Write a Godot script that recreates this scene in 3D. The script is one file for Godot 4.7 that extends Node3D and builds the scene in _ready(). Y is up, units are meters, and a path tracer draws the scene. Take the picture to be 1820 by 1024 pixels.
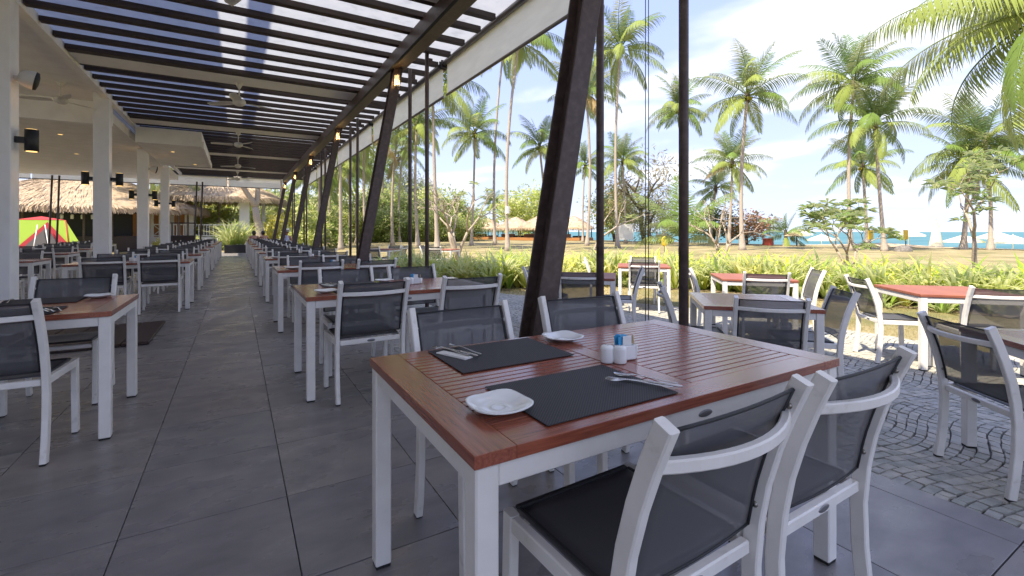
extends Node3D
# A beach restaurant terrace. World: x to the right, y up, z towards the viewer (the aisle runs towards -z).
# Most positions below are given as (x, y, distance ahead), turned into a Vector3 by V().

const GROUND := -0.15
var M := {}
var taken := {}
var rng := RandomNumberGenerator.new()

func V(x: float, y: float, ahead: float) -> Vector3:
	return Vector3(x, y, -ahead)

# ------------------------------------------------------------------ naming
func numbered(called: String) -> String:
	var n: int = taken.get(called, 0)
	taken[called] = n + 1
	return called if n == 0 else "%s_%03d" % [called, n]

func tag(o: Node3D, label: String, category: String, group := "", kind := "") -> Node3D:
	if label: o.set_meta("label", label)
	if category: o.set_meta("category", category)
	if group: o.set_meta("group", group)
	if kind: o.set_meta("kind", kind)
	return o

func thing(called: String, label: String, category: String, at := Vector3.ZERO, turn := 0.0, group := "") -> Node3D:
	var o := Node3D.new()
	o.name = numbered(called)
	add_child(o)
	o.position = at
	o.rotation.y = turn
	tag(o, label, category, group)
	return o

func part(parent: Node3D, called: String, mesh: Mesh, m: Material, at := Vector3.ZERO, basis := Basis.IDENTITY) -> MeshInstance3D:
	var o := MeshInstance3D.new()
	o.name = called
	o.mesh = mesh
	o.material_override = m
	o.transform = Transform3D(basis, at)
	parent.add_child(o, true)
	return o

func solo(called: String, mesh: Mesh, m: Material, label: String, category: String, at := Vector3.ZERO, turn := 0.0, group := "") -> MeshInstance3D:
	var o := MeshInstance3D.new()
	o.name = numbered(called)
	o.mesh = mesh
	o.material_override = m
	o.position = at
	o.rotation.y = turn
	add_child(o)
	tag(o, label, category, group)
	return o

func structure(called: String, mesh: Mesh, m: Material, at := Vector3.ZERO) -> MeshInstance3D:
	var o := solo(called, mesh, m, "", "", at)
	o.set_meta("kind", "structure")
	return o

func copy(o: Node3D, label: String, at: Vector3, turn: float) -> Node3D:
	var c: Node3D = o.duplicate()
	c.name = numbered(str(o.name))
	add_child(c)
	c.position = at
	c.rotation.y = turn
	if label: c.set_meta("label", label)
	return c

# ------------------------------------------------------------------ shapes
func begin(smooth := false) -> SurfaceTool:
	var st := SurfaceTool.new()
	st.begin(Mesh.PRIMITIVE_TRIANGLES)
	st.set_smooth_group(0 if smooth else -1)
	return st

func done(st: SurfaceTool) -> ArrayMesh:
	st.generate_normals()
	return st.commit()

func tri(st: SurfaceTool, a: Vector3, b: Vector3, c: Vector3) -> void:
	st.add_vertex(a); st.add_vertex(b); st.add_vertex(c)

func quad(st: SurfaceTool, a: Vector3, b: Vector3, c: Vector3, d: Vector3) -> void:
	tri(st, a, b, c); tri(st, a, c, d)

func tri_out(st: SurfaceTool, a: Vector3, b: Vector3, c: Vector3, o: Vector3) -> void:
	if (c - a).cross(b - a).dot((a + b + c) / 3.0 - o) >= 0.0: tri(st, a, b, c)
	else: tri(st, a, c, b)

func quad_out(st: SurfaceTool, a: Vector3, b: Vector3, c: Vector3, d: Vector3, o: Vector3) -> void:
	if (c - a).cross(b - a).dot((a + b + c + d) / 4.0 - o) >= 0.0: quad(st, a, b, c, d)
	else: quad(st, a, d, c, b)

# A box with chamfered edges (bevel 0 for a plain one).
func box(st: SurfaceTool, centre: Vector3, size: Vector3, bevel := 0.0, b := Basis.IDENTITY) -> void:
	var h := size / 2.0
	var face := [[], [], []]
	var k := bevel
	var P := {}
	for sx in [-1, 1]:
		for sy in [-1, 1]:
			for sz in [-1, 1]:
				P[Vector3i(sx, sy, sz)] = [centre + b * Vector3(sx * h.x, sy * (h.y - k), sz * (h.z - k)), centre + b * Vector3(sx * (h.x - k), sy * h.y, sz * (h.z - k)), centre + b * Vector3(sx * (h.x - k), sy * (h.y - k), sz * h.z)]
	for ax in 3:
		for s in [-1, 1]:
			var q := []
			for w in [[-1, -1], [-1, 1], [1, 1], [1, -1]]:
				var c := Vector3i.ZERO
				c[ax] = s; c[(ax + 1) % 3] = w[0]; c[(ax + 2) % 3] = w[1]
				q.append(P[c][ax])
			quad_out(st, q[0], q[1], q[2], q[3], centre)
	if k <= 0.0: return
	for ax in 3:
		var u := (ax + 1) % 3
		var v := (ax + 2) % 3
		for su in [-1, 1]:
			for sv in [-1, 1]:
				var c0 := Vector3i.ZERO
				var c1 := Vector3i.ZERO
				c0[ax] = -1; c0[u] = su; c0[v] = sv
				c1[ax] = 1; c1[u] = su; c1[v] = sv
				quad_out(st, P[c0][u], P[c0][v], P[c1][v], P[c1][u], centre)
	for c in P: tri_out(st, P[c][0], P[c][1], P[c][2], centre)

func box_mesh(size: Vector3, bevel := 0.0) -> ArrayMesh:
	var st := begin()
	box(st, Vector3.ZERO, size, bevel)
	return done(st)

# Box given by its low and high corner, x / y / ahead.
func block(x0: float, x1: float, y0: float, y1: float, a0: float, a1: float, bevel := 0.0) -> ArrayMesh:
	var st := begin()
	box(st, Vector3((x0 + x1) / 2, (y0 + y1) / 2, -(a0 + a1) / 2), Vector3(x1 - x0, y1 - y0, a1 - a0), bevel)
	return done(st)

func tube(st: SurfaceTool, pts: Array, rad: Array, n := 8, cap := true) -> void:
	var rings := []
	var u := Vector3.ZERO
	for i in pts.size():
		var t: Vector3 = (pts[mini(i + 1, pts.size() - 1)] - pts[maxi(i - 1, 0)]).normalized()
		if i == 0: u = t.cross(Vector3(0.31, 0.2, 0.93) if absf(t.y) > 0.8 else Vector3.UP).normalized()
		u = (u - t * u.dot(t)).normalized()
		var w := t.cross(u)
		var ring := []
		for j in n:
			var a := TAU * j / n
			ring.append(pts[i] + (u * cos(a) + w * sin(a)) * rad[mini(i, rad.size() - 1)])
		rings.append(ring)
	for i in pts.size() - 1:
		for j in n:
			var k := (j + 1) % n
			quad(st, rings[i][j], rings[i + 1][j], rings[i + 1][k], rings[i][k])
	if cap:
		for j in n:
			var k := (j + 1) % n
			tri(st, pts[0], rings[0][j], rings[0][k])
			var e := pts.size() - 1
			tri(st, pts[e], rings[e][k], rings[e][j])

# A flat bar of section w (along side) by t (across), swept along points.
func bar(st: SurfaceTool, pts: Array, side: Vector3, w: float, t: float) -> void:
	var rings := []
	for i in pts.size():
		var d: Vector3 = (pts[mini(i + 1, pts.size() - 1)] - pts[maxi(i - 1, 0)]).normalized()
		var s := (side - d * side.dot(d)).normalized()
		var n := d.cross(s)
		var p: Vector3 = pts[i]
		var bw := w * 0.13
		rings.append([p - s * (w / 2 - bw) - n * t / 2, p + s * (w / 2 - bw) - n * t / 2, p + s * w / 2 - n * (t / 2 - bw), p + s * w / 2 + n * (t / 2 - bw), p + s * (w / 2 - bw) + n * t / 2, p - s * (w / 2 - bw) + n * t / 2, p - s * w / 2 + n * (t / 2 - bw), p - s * w / 2 - n * (t / 2 - bw)])
	for i in pts.size() - 1:
		var o: Vector3 = (pts[i] + pts[i + 1]) / 2
		for j in 8:
			var k := (j + 1) % 8
			quad_out(st, rings[i][j], rings[i + 1][j], rings[i + 1][k], rings[i][k], o)
	for e in [0, pts.size() - 1]:
		var o: Vector3 = pts[1] if e == 0 else pts[e - 1]
		for j in range(1, 7): tri_out(st, rings[e][0], rings[e][j], rings[e][j + 1], o)

func lathe(st: SurfaceTool, profile: Array, n := 16, at := Vector3.ZERO, squash := Vector3.ONE) -> void:
	for i in profile.size() - 1:
		var p: Vector2 = profile[i]
		var q: Vector2 = profile[i + 1]
		for j in n:
			var a := TAU * j / n
			var b := TAU * (j + 1) / n
			quad(st, at + Vector3(p.x * cos(a), p.y, -p.x * sin(a)) * squash, at + Vector3(q.x * cos(a), q.y, -q.x * sin(a)) * squash, at + Vector3(q.x * cos(b), q.y, -q.x * sin(b)) * squash, at + Vector3(p.x * cos(b), p.y, -p.x * sin(b)) * squash)

func tube_mesh(pts: Array, rad: Array, n := 8) -> ArrayMesh:
	var st := begin(true)
	tube(st, pts, rad, n)
	return done(st)

func lathe_mesh(profile: Array, n := 16) -> ArrayMesh:
	var st := begin(true)
	lathe(st, profile, n)
	return done(st)

# ------------------------------------------------------------------ materials
func srgb(r: float, g: float, b: float) -> Color:
	return Color(r, g, b).linear_to_srgb()

func mat(called: String, c: Array, rough: float, metal := 0.0, spec := 0.5) -> StandardMaterial3D:
	var m := StandardMaterial3D.new()
	m.resource_name = called
	m.albedo_color = srgb(c[0], c[1], c[2])
	m.roughness = rough
	m.metallic = metal
	m.metallic_specular = spec
	M[called] = m
	return m

func noise(seed_: int, freq: float, stops: Array, size := 512, octaves := 5, kind := FastNoiseLite.TYPE_SIMPLEX_SMOOTH) -> NoiseTexture2D:
	var n := FastNoiseLite.new()
	n.seed = seed_
	n.frequency = freq
	n.noise_type = kind
	n.fractal_octaves = octaves
	n.fractal_gain = 0.55
	var t := NoiseTexture2D.new()
	t.width = size
	t.height = size
	t.seamless = true
	t.noise = n
	var g := Gradient.new()
	var offs := PackedFloat32Array()
	var cols := PackedColorArray()
	for i in stops.size():
		offs.append(stops[i][0])
		cols.append(srgb(stops[i][1], stops[i][2], stops[i][3]))
	g.offsets = offs
	g.colors = cols
	t.color_ramp = g
	return t

func grey(seed_: int, freq: float, lo: float, hi: float, size := 512, octaves := 5) -> NoiseTexture2D:
	return noise(seed_, freq, [[0.25, lo, lo, lo], [0.75, hi, hi, hi]], size, octaves)

# A material whose colour texture is laid over world or own axes, no UVs needed.
func tex(called: String, t: Texture2D, scale: Vector3, rough: float, world := true, tint := [1.0, 1.0, 1.0]) -> StandardMaterial3D:
	var m := mat(called, tint, rough)
	m.albedo_texture = t
	m.uv1_triplanar = true
	m.uv1_world_triplanar = world
	m.uv1_scale = scale
	m.uv1_triplanar_sharpness = 6.0
	return m

func bump(m: StandardMaterial3D, t: Texture2D, cm: float) -> void:
	m.heightmap_enabled = true
	m.heightmap_texture = t
	m.heightmap_scale = cm

func make_materials() -> void:
	var speck := grey(71, 0.05, 0.0, 1.0, 512, 6)
	# floor tiles: four boards of the same stoneware, cut from different places of the pattern
	var tile_t := noise(5, 0.006, [[0.1, 0.182, 0.178, 0.180], [0.4, 0.215, 0.209, 0.210], [0.6, 0.235, 0.227, 0.225], [0.9, 0.270, 0.258, 0.250]], 1024, 6)
	var tile_r := grey(31, 0.008, 0.05, 0.17, 512, 5)
	var tints := [[1.0, 0.97, 0.96], [0.93, 0.895, 0.89], [1.02, 0.965, 0.92], [0.98, 0.925, 0.885], [0.90, 0.875, 0.88]]
	for i in 5:
		var m := tex("tile%d" % i, tile_t, Vector3(0.45, 0.45, 0.9), 1.0, true, tints[i])
		m.uv1_offset = Vector3(0.37 * i, 0.21 * i, 0.53 * i)
		m.roughness_texture = tile_r
		m.roughness_texture_channel = BaseMaterial3D.TEXTURE_CHANNEL_RED
		bump(m, speck, 0.02)
	mat("grout", [0.018, 0.017, 0.018], 0.9)
	# pavers
	var pav_t := noise(9, 0.012, [[0.1, 0.27, 0.265, 0.235], [0.5, 0.36, 0.35, 0.31], [0.9, 0.44, 0.42, 0.37]], 1024, 6)
	for i in 3:
		var m := tex("paver%d" % i, pav_t, Vector3(0.7, 0.7, 0.7), 0.85, true, [[1, 1, 1], [0.88, 0.9, 0.88], [1.1, 1.07, 1.02]][i])
		m.uv1_offset = Vector3(0.31 * i, 0, 0.17 * i)
		bump(m, speck, 0.15)
	tex("paver_bed", noise(12, 0.02, [[0.2, 0.075, 0.072, 0.063], [0.8, 0.14, 0.132, 0.115]], 512), Vector3(1, 1, 1), 0.95)
	# furniture
	var dirt := noise(14, 0.01, [[0.02, 0.56, 0.53, 0.475], [0.22, 0.72, 0.695, 0.645], [0.95, 0.78, 0.755, 0.71]], 512, 5)
	tex("white_metal", dirt, Vector3(1.3, 1.3, 1.3), 0.36)
	var wood := [[0.05, 0.18, 0.044, 0.023], [0.4, 0.255, 0.066, 0.034], [0.6, 0.295, 0.080, 0.041], [0.95, 0.37, 0.112, 0.06]]
	var wood_t := noise(21, 0.012, wood, 1024, 5)
	tex("wood_along", wood_t, Vector3(0.35, 7, 7), 0.27)
	tex("wood_across", wood_t, Vector3(7, 7, 0.35), 0.27)
	for k in ["wood_along", "wood_across"]:
		M[k].clearcoat_enabled = true
		M[k].clearcoat = 0.7
		M[k].clearcoat_roughness = 0.16
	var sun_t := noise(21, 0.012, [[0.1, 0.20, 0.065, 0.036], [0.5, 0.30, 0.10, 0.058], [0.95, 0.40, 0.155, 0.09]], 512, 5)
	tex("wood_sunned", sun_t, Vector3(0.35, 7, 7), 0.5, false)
	var sling := mat("sling", [0.088, 0.087, 0.092], 0.75)
	sling.transparency = BaseMaterial3D.TRANSPARENCY_ALPHA
	sling.albedo_color.a = 0.82
	sling.rim_enabled = true
	sling.rim = 0.25
	var seat := mat("sling_seat", [0.062, 0.062, 0.068], 0.45)
	seat.rim_enabled = true
	seat.rim = 0.25
	mat("keder", [0.016, 0.016, 0.018], 0.6)
	mat("rubber", [0.012, 0.012, 0.012], 0.8)
	mat("bolt", [0.30, 0.28, 0.25], 0.35, 1.0)
	mat("badge", [0.22, 0.22, 0.23], 0.4, 0.8)
	mat("china", [0.80, 0.81, 0.79], 0.06)
	mat("steel", [0.62, 0.62, 0.62], 0.2, 1.0)
	mat("napkin", [0.72, 0.70, 0.66], 0.9)
	mat("blue_paper", [0.04, 0.30, 0.55], 0.5)
	mat("white_paper", [0.72, 0.72, 0.70], 0.6)
	mat("toothpick", [0.50, 0.38, 0.22], 0.8)
	var weave := Image.create(32, 32, false, Image.FORMAT_RGB8)
	var weave_h := Image.create(32, 32, false, Image.FORMAT_RGB8)
	for y in 32:
		for x in 32:
			var over := ((x / 8) + (y / 8)) % 2 == 0
			var k := sin(PI * ((x if over else y) % 8 + 0.5) / 8.0)
			var g := (0.27 if over else 0.12)
			weave.set_pixel(x, y, Color(g, g * 0.975, g * 1.06))
			weave_h.set_pixel(x, y, Color(k, k, k))
	var pm := tex("placemat", ImageTexture.create_from_image(weave), Vector3(55, 55, 55), 0.7, false)
	bump(pm, ImageTexture.create_from_image(weave_h), 0.06)
	# building
	tex("plaster", noise(33, 0.006, [[0.1, 0.78, 0.765, 0.735], [0.5, 0.83, 0.82, 0.79], [0.9, 0.86, 0.85, 0.82]], 512, 5), Vector3(0.6, 0.6, 0.6), 0.8)
	tex("cream_plaster", noise(34, 0.006, [[0.1, 0.74, 0.71, 0.665], [0.9, 0.82, 0.80, 0.76]], 512, 4), Vector3(0.6, 0.6, 0.6), 0.8)
	var steel_t := noise(37, 0.02, [[0.1, 0.048, 0.029, 0.024], [0.55, 0.066, 0.043, 0.036], [0.85, 0.090, 0.063, 0.054]], 512, 6)
	tex("brown_steel", steel_t, Vector3(1.2, 1.2, 1.2), 0.5, false)
	tex("batten", noise(38, 0.01, [[0.1, 0.024, 0.014, 0.011], [0.9, 0.050, 0.030, 0.024]], 512, 5), Vector3(0.4, 4, 4), 0.6)
	var sheet := tex("roof_sheet", noise(41, 0.007, [[0.05, 0.34, 0.36, 0.40], [0.35, 0.405, 0.43, 0.475], [0.8, 0.44, 0.46, 0.50]], 1024, 6), Vector3(0.5, 0.5, 0.5), 0.35)
	sheet.backlight_enabled = true
	sheet.backlight = Color(1, 1, 1)
	var blind := tex("blind_cloth", noise(43, 0.006, [[0.1, 0.84, 0.835, 0.82], [0.8, 0.92, 0.915, 0.90]], 512, 5), Vector3(0.5, 2.0, 0.5), 0.8)
	blind.backlight_enabled = true
	blind.backlight = Color(1, 1, 0.97)
	mat("aluminium", [0.20, 0.19, 0.18], 0.4, 0.7)
	mat("black_metal", [0.012, 0.012, 0.013], 0.5)
	mat("fan_white", [0.62, 0.60, 0.55], 0.5)
	tex("dark_boards", noise(47, 0.012, [[0.1, 0.026, 0.014, 0.011], [0.9, 0.060, 0.034, 0.026]], 512, 5), Vector3(7, 7, 0.5), 0.5)
	# garden
	tex("lawn", noise(51, 0.004, [[0.08, 0.18, 0.19, 0.07], [0.35, 0.32, 0.27, 0.13], [0.6, 0.42, 0.345, 0.19], [0.92, 0.52, 0.43, 0.26]], 1024, 7), Vector3(0.09, 0.09, 0.09), 0.95)
	var fine := noise(52, 0.05, [[0.2, 0.52, 0.53, 0.45], [0.8, 0.84, 0.82, 0.78]], 512, 5)
	M.lawn.detail_enabled = true
	M.lawn.detail_albedo = fine
	M.lawn.detail_blend_mode = BaseMaterial3D.BLEND_MODE_MUL
	M.lawn.detail_uv_layer = BaseMaterial3D.DETAIL_UV_2
	M.lawn.uv2_triplanar = true
	M.lawn.uv2_world_triplanar = true
	M.lawn.uv2_scale = Vector3(0.6, 0.6, 0.6)
	M.lawn.albedo_color = Color(1, 1, 1)
	tex("sand", noise(53, 0.008, [[0.1, 0.40, 0.31, 0.19], [0.9, 0.56, 0.45, 0.30]], 512, 5), Vector3(0.2, 0.2, 0.2), 0.95)
	tex("soil", noise(54, 0.01, [[0.1, 0.10, 0.07, 0.04], [0.9, 0.30, 0.23, 0.14]], 512, 5), Vector3(0.5, 0.5, 0.5), 0.95)
	tex("sea", noise(55, 0.01, [[0.1, 0.040, 0.140, 0.165], [0.5, 0.060, 0.170, 0.195], [0.9, 0.090, 0.205, 0.225]], 512, 4), Vector3(0.004, 0.004, 0.012), 0.5)
	M.sea.metallic_specular = 0.2
	tex("headland", noise(56, 0.01, [[0.1, 0.03, 0.06, 0.03], [0.9, 0.07, 0.10, 0.05]], 256, 4), Vector3(0.02, 0.02, 0.02), 0.95)
	tex("palm_bark", noise(57, 0.02, [[0.1, 0.22, 0.175, 0.14], [0.5, 0.38, 0.325, 0.27], [0.9, 0.52, 0.46, 0.40]], 512, 5), Vector3(0.7, 2.2, 0.7), 0.95, false)
	tex("pale_bark", noise(58, 0.02, [[0.1, 0.24, 0.19, 0.145], [0.9, 0.46, 0.40, 0.32]], 512, 5), Vector3(1.5, 1.5, 1.5), 0.9, false)
	tex("dark_bark", noise(59, 0.02, [[0.1, 0.06, 0.045, 0.035], [0.9, 0.17, 0.13, 0.10]], 512, 5), Vector3(1.5, 1.5, 1.5), 0.95, false)
	var th := noise(60, 0.03, [[0.1, 0.33, 0.25, 0.18], [0.5, 0.50, 0.41, 0.32], [0.9, 0.64, 0.55, 0.45]], 512, 6)
	tex("thatch", th, Vector3(0.8, 0.5, 0.8), 0.95)
	mat("straw", [0.46, 0.35, 0.235], 0.9)
	leaf("frond", [0.115, 0.190, 0.036], 0.6)
	leaf("frond_young", [0.090, 0.155, 0.034], 0.6)
	leaf("frond_old", [0.20, 0.255, 0.055], 0.65)
	leaf("frond_dry", [0.25, 0.17, 0.07], 0.5)
	leaf("lily", [0.38, 0.46, 0.030], 0.9)
	leaf("lily_dark", [0.17, 0.28, 0.035], 0.8)
	leaf("lily_pale", [0.60, 0.56, 0.12], 0.8)
	leaf("tree_leaf", [0.115, 0.18, 0.030], 0.8)
	leaf("tree_leaf_light", [0.225, 0.285, 0.040], 0.9)
	leaf("needle", [0.105, 0.125, 0.045], 0.5)
	leaf("needle_brown", [0.20, 0.155, 0.075], 0.5)
	leaf("almond_leaf", [0.075, 0.11, 0.028], 0.5)
	leaf("almond_red", [0.23, 0.10, 0.05], 0.5)
	leaf("plumeria_leaf", [0.13, 0.24, 0.055], 0.8)
	leaf("grass_blade", [0.27, 0.225, 0.10], 0.6)
	leaf("croton", [0.33, 0.30, 0.03], 0.7)
	leaf("canvas", [0.78, 0.76, 0.71], 0.8)
	mat("tent_green", [0.36, 0.52, 0.05], 0.8)
	mat("tent_red", [0.42, 0.03, 0.035], 0.8)
	mat("tent_window", [0.10, 0.09, 0.08], 0.6)
	mat("yellow_paint", [0.75, 0.48, 0.02], 0.6)
	mat("red_paint", [0.42, 0.07, 0.04], 0.7)
	mat("blue_paint", [0.05, 0.10, 0.55], 0.5)
	mat("pink_cloth", [0.62, 0.14, 0.42], 0.8)
	tex("rock", noise(66, 0.02, [[0.1, 0.10, 0.09, 0.08], [0.9, 0.24, 0.22, 0.20]], 256, 5), Vector3(1, 1, 1), 0.9)
	mat("white_paint", [0.76, 0.75, 0.72], 0.6)
	mat("orange_wood", [0.34, 0.15, 0.05], 0.7)
	mat("skin", [0.36, 0.185, 0.115], 0.6)
	mat("hair", [0.018, 0.011, 0.008], 0.55)
	mat("swim_dark", [0.03, 0.03, 0.045], 0.8)
	mat("cloth_blue", [0.42, 0.47, 0.62], 0.85)
	mat("hat", [0.78, 0.75, 0.68], 0.85)
	var glow := mat("lamp_glow", [0.8, 0.7, 0.5], 0.5)
	glow.emission_enabled = true
	glow.emission = Color(1.0, 0.80, 0.46)
	glow.emission_energy_multiplier = 0.9
	var lens_glass := mat("lamp_glass", [0.9, 0.9, 0.88], 0.05)
	lens_glass.transparency = BaseMaterial3D.TRANSPARENCY_ALPHA
	lens_glass.albedo_color.a = 0.25

func leaf(called: String, c: Array, through: float) -> void:
	var m := mat(called, c, 0.55, 0.0, 0.28)
	m.backlight_enabled = true
	m.backlight = Color(through, through, through * 0.75)

# ------------------------------------------------------------------ furniture
var chair_meshes := {}

func build_chair_meshes() -> void:
	var prof := [[0.0, 0.212], [0.10, 0.196], [0.22, 0.184], [0.36, 0.180], [0.48, 0.190], [0.58, 0.208], [0.68, 0.236], [0.77, 0.268], [0.856, 0.304]]
	for s in [-1, 1]:
		var pts := []
		for p in prof: pts.append(Vector3(s * 0.236, p[0] + 0.008, p[1]))
		var st := begin()
		bar(st, pts, Vector3.RIGHT, 0.028, 0.042)
		chair_meshes["rear%d" % s] = done(st)
		st = begin()
		bar(st, [Vector3(s * 0.230, 0.008, -0.232), Vector3(s * 0.230, 0.20, -0.226), Vector3(s * 0.230, 0.446, -0.218)], Vector3.RIGHT, 0.030, 0.042)
		chair_meshes["front%d" % s] = done(st)
	chair_meshes.cap = box_mesh(Vector3(0.026, 0.012, 0.040), 0.002)
	# seat frame: two side rails, front and rear rail
	var f := begin()
	for s in [-1, 1]:
		box(f, Vector3(s * 0.231, 0.424, -0.020), Vector3(0.028, 0.042, 0.352), 0.004)
	box(f, Vector3(0, 0.420, 0.176), Vector3(0.434, 0.034, 0.026), 0.004)
	box(f, Vector3(0, 0.410, -0.219), Vector3(0.426, 0.028, 0.022), 0.004)
	chair_meshes.frame = done(f)
	# the curved rail behind the back
	f = begin()
	var arc := []
	for i in 13:
		var u := i / 6.0 - 1.0
		arc.append(Vector3(u * 0.2245, 0.775, 0.272 + 0.058 * (1.0 - u * u)))
	bar(f, arc, Vector3.UP, 0.027, 0.020)
	chair_meshes.rail = done(f)
	# seat sling: sags a little, thick at the rolled edges
	f = begin(true)
	grid_sheet(f, 8, 8, func(u, v): return Vector3((u - 0.5) * 0.430, 0.4475 - 0.016 * sin(PI * u) * sin(PI * v), 0.150 - v * 0.365), 0.004)
	chair_meshes.seat = done(f)
	f = begin()
	for s in [-1, 1]:
		box(f, Vector3(s * 0.206, 0.4525, -0.030), Vector3(0.010, 0.006, 0.36), 0.002)
	box(f, Vector3(0, 0.448, -0.222), Vector3(0.42, 0.012, 0.020), 0.004)
	chair_meshes.seat_edge = done(f)
	# back sling between the posts
	var back := func(u, v):
		var y: float = 0.478 + v * 0.366
		var z := 0.0
		for i in prof.size() - 1:
			if y >= prof[i][0] and y <= prof[i + 1][0] + 0.001:
				z = lerpf(prof[i][1], prof[i + 1][1], (y - prof[i][0]) / (prof[i + 1][0] - prof[i][0]))
		return Vector3((u - 0.5) * 0.440, y, z - 0.006 + 0.012 * sin(PI * u))
	f = begin(true)
	grid_sheet(f, 8, 9, back, 0.003)
	chair_meshes.back = done(f)
	f = begin(true)
	for s in [0.018, 0.982]:
		var e := []
		for i in 7: e.append(back.call(s, i / 6.0))
		tube(f, e, [0.0055], 6)
	for v in [0.0, 1.0]:
		var e := []
		for i in 9: e.append(back.call(0.02 + 0.96 * i / 8.0, v))
		tube(f, e, [0.004], 6)
	chair_meshes.back_edge = done(f)
	chair_meshes.bolt = lathe_mesh([Vector2(0, 0.004), Vector2(0.005, 0.0035), Vector2(0.008, 0.001), Vector2(0.008, -0.002)], 10)
	f = begin(true)
	lathe(f, [Vector2(0, 0.003), Vector2(0.8, 0.003), Vector2(0.93, 0.0022), Vector2(1, 0.0)], 20, Vector3.ZERO, Vector3(0.030, 1, 0.010))
	chair_meshes.badge = done(f)

# A sheet with a little thickness over u, v in 0..1.
func grid_sheet(st: SurfaceTool, nu: int, nv: int, f: Callable, thick: float) -> void:
	for i in nu:
		for j in nv:
			var a: Vector3 = f.call(float(i) / nu, float(j) / nv)
			var b: Vector3 = f.call(float(i) / nu, float(j + 1) / nv)
			var c: Vector3 = f.call(float(i + 1) / nu, float(j + 1) / nv)
			var d: Vector3 = f.call(float(i + 1) / nu, float(j) / nv)
			quad(st, a, b, c, d)
			if thick < 0.0: continue
			var n := (c - a).cross(b - a).normalized() * thick
			if i == 0: quad(st, a - n, b - n, b, a)
			if i == nu - 1: quad(st, c - n, d - n, d, c)
			if j == 0: quad(st, d - n, a - n, a, d)
			if j == nv - 1: quad(st, b - n, c - n, c, b)

var chair_near: Node3D
var chair_far: Node3D
const CHAIRS := "white framed chairs with charcoal slings"

func make_chair(full: bool) -> Node3D:
	var t := Node3D.new()
	t.name = "sling_chair"
	tag(t, "", "chair", CHAIRS)
	var w: Material = M.white_metal
	for k in ["rear-1", "rear1", "front-1", "front1"]:
		var leg := part(t, "leg", chair_meshes[k], w)
		if full:
			var s := -1.0 if k.ends_with("-1") else 1.0
			part(leg, "foot_cap", chair_meshes.cap, M.rubber, Vector3(s * 0.236, 0.006, 0.212) if k.begins_with("rear") else Vector3(s * 0.230, 0.006, -0.232))
	part(t, "seat_frame", chair_meshes.frame, w)
	part(t, "back_rail", chair_meshes.rail, w)
	var seat := part(t, "seat", chair_meshes.seat, M.sling_seat)
	part(seat, "seat_edging", chair_meshes.seat_edge, M.keder)
	var back := part(t, "backrest", chair_meshes.back, M.sling)
	part(back, "back_edging", chair_meshes.back_edge, M.keder)
	if full:
		for s in [-1, 1]:
			for y in [0.53, 0.80]:
				var z := 0.198 if y < 0.6 else 0.280
				part(back, "bolt", chair_meshes.bolt, M.bolt, Vector3(s * 0.2205, y, z), Basis(Vector3.FORWARD, s * PI / 2 * -1.0))
		part(t, "badge", chair_meshes.badge, M.badge, Vector3(0, 0.420, 0.1885), Basis(Vector3.RIGHT, PI / 2))
	return t

func chair(label: String, at: Vector3, turn: float, full := false, group := "") -> void:
	var c := copy(chair_near if full else chair_far, label, at, turn)
	if group: c.set_meta("group", group)

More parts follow.
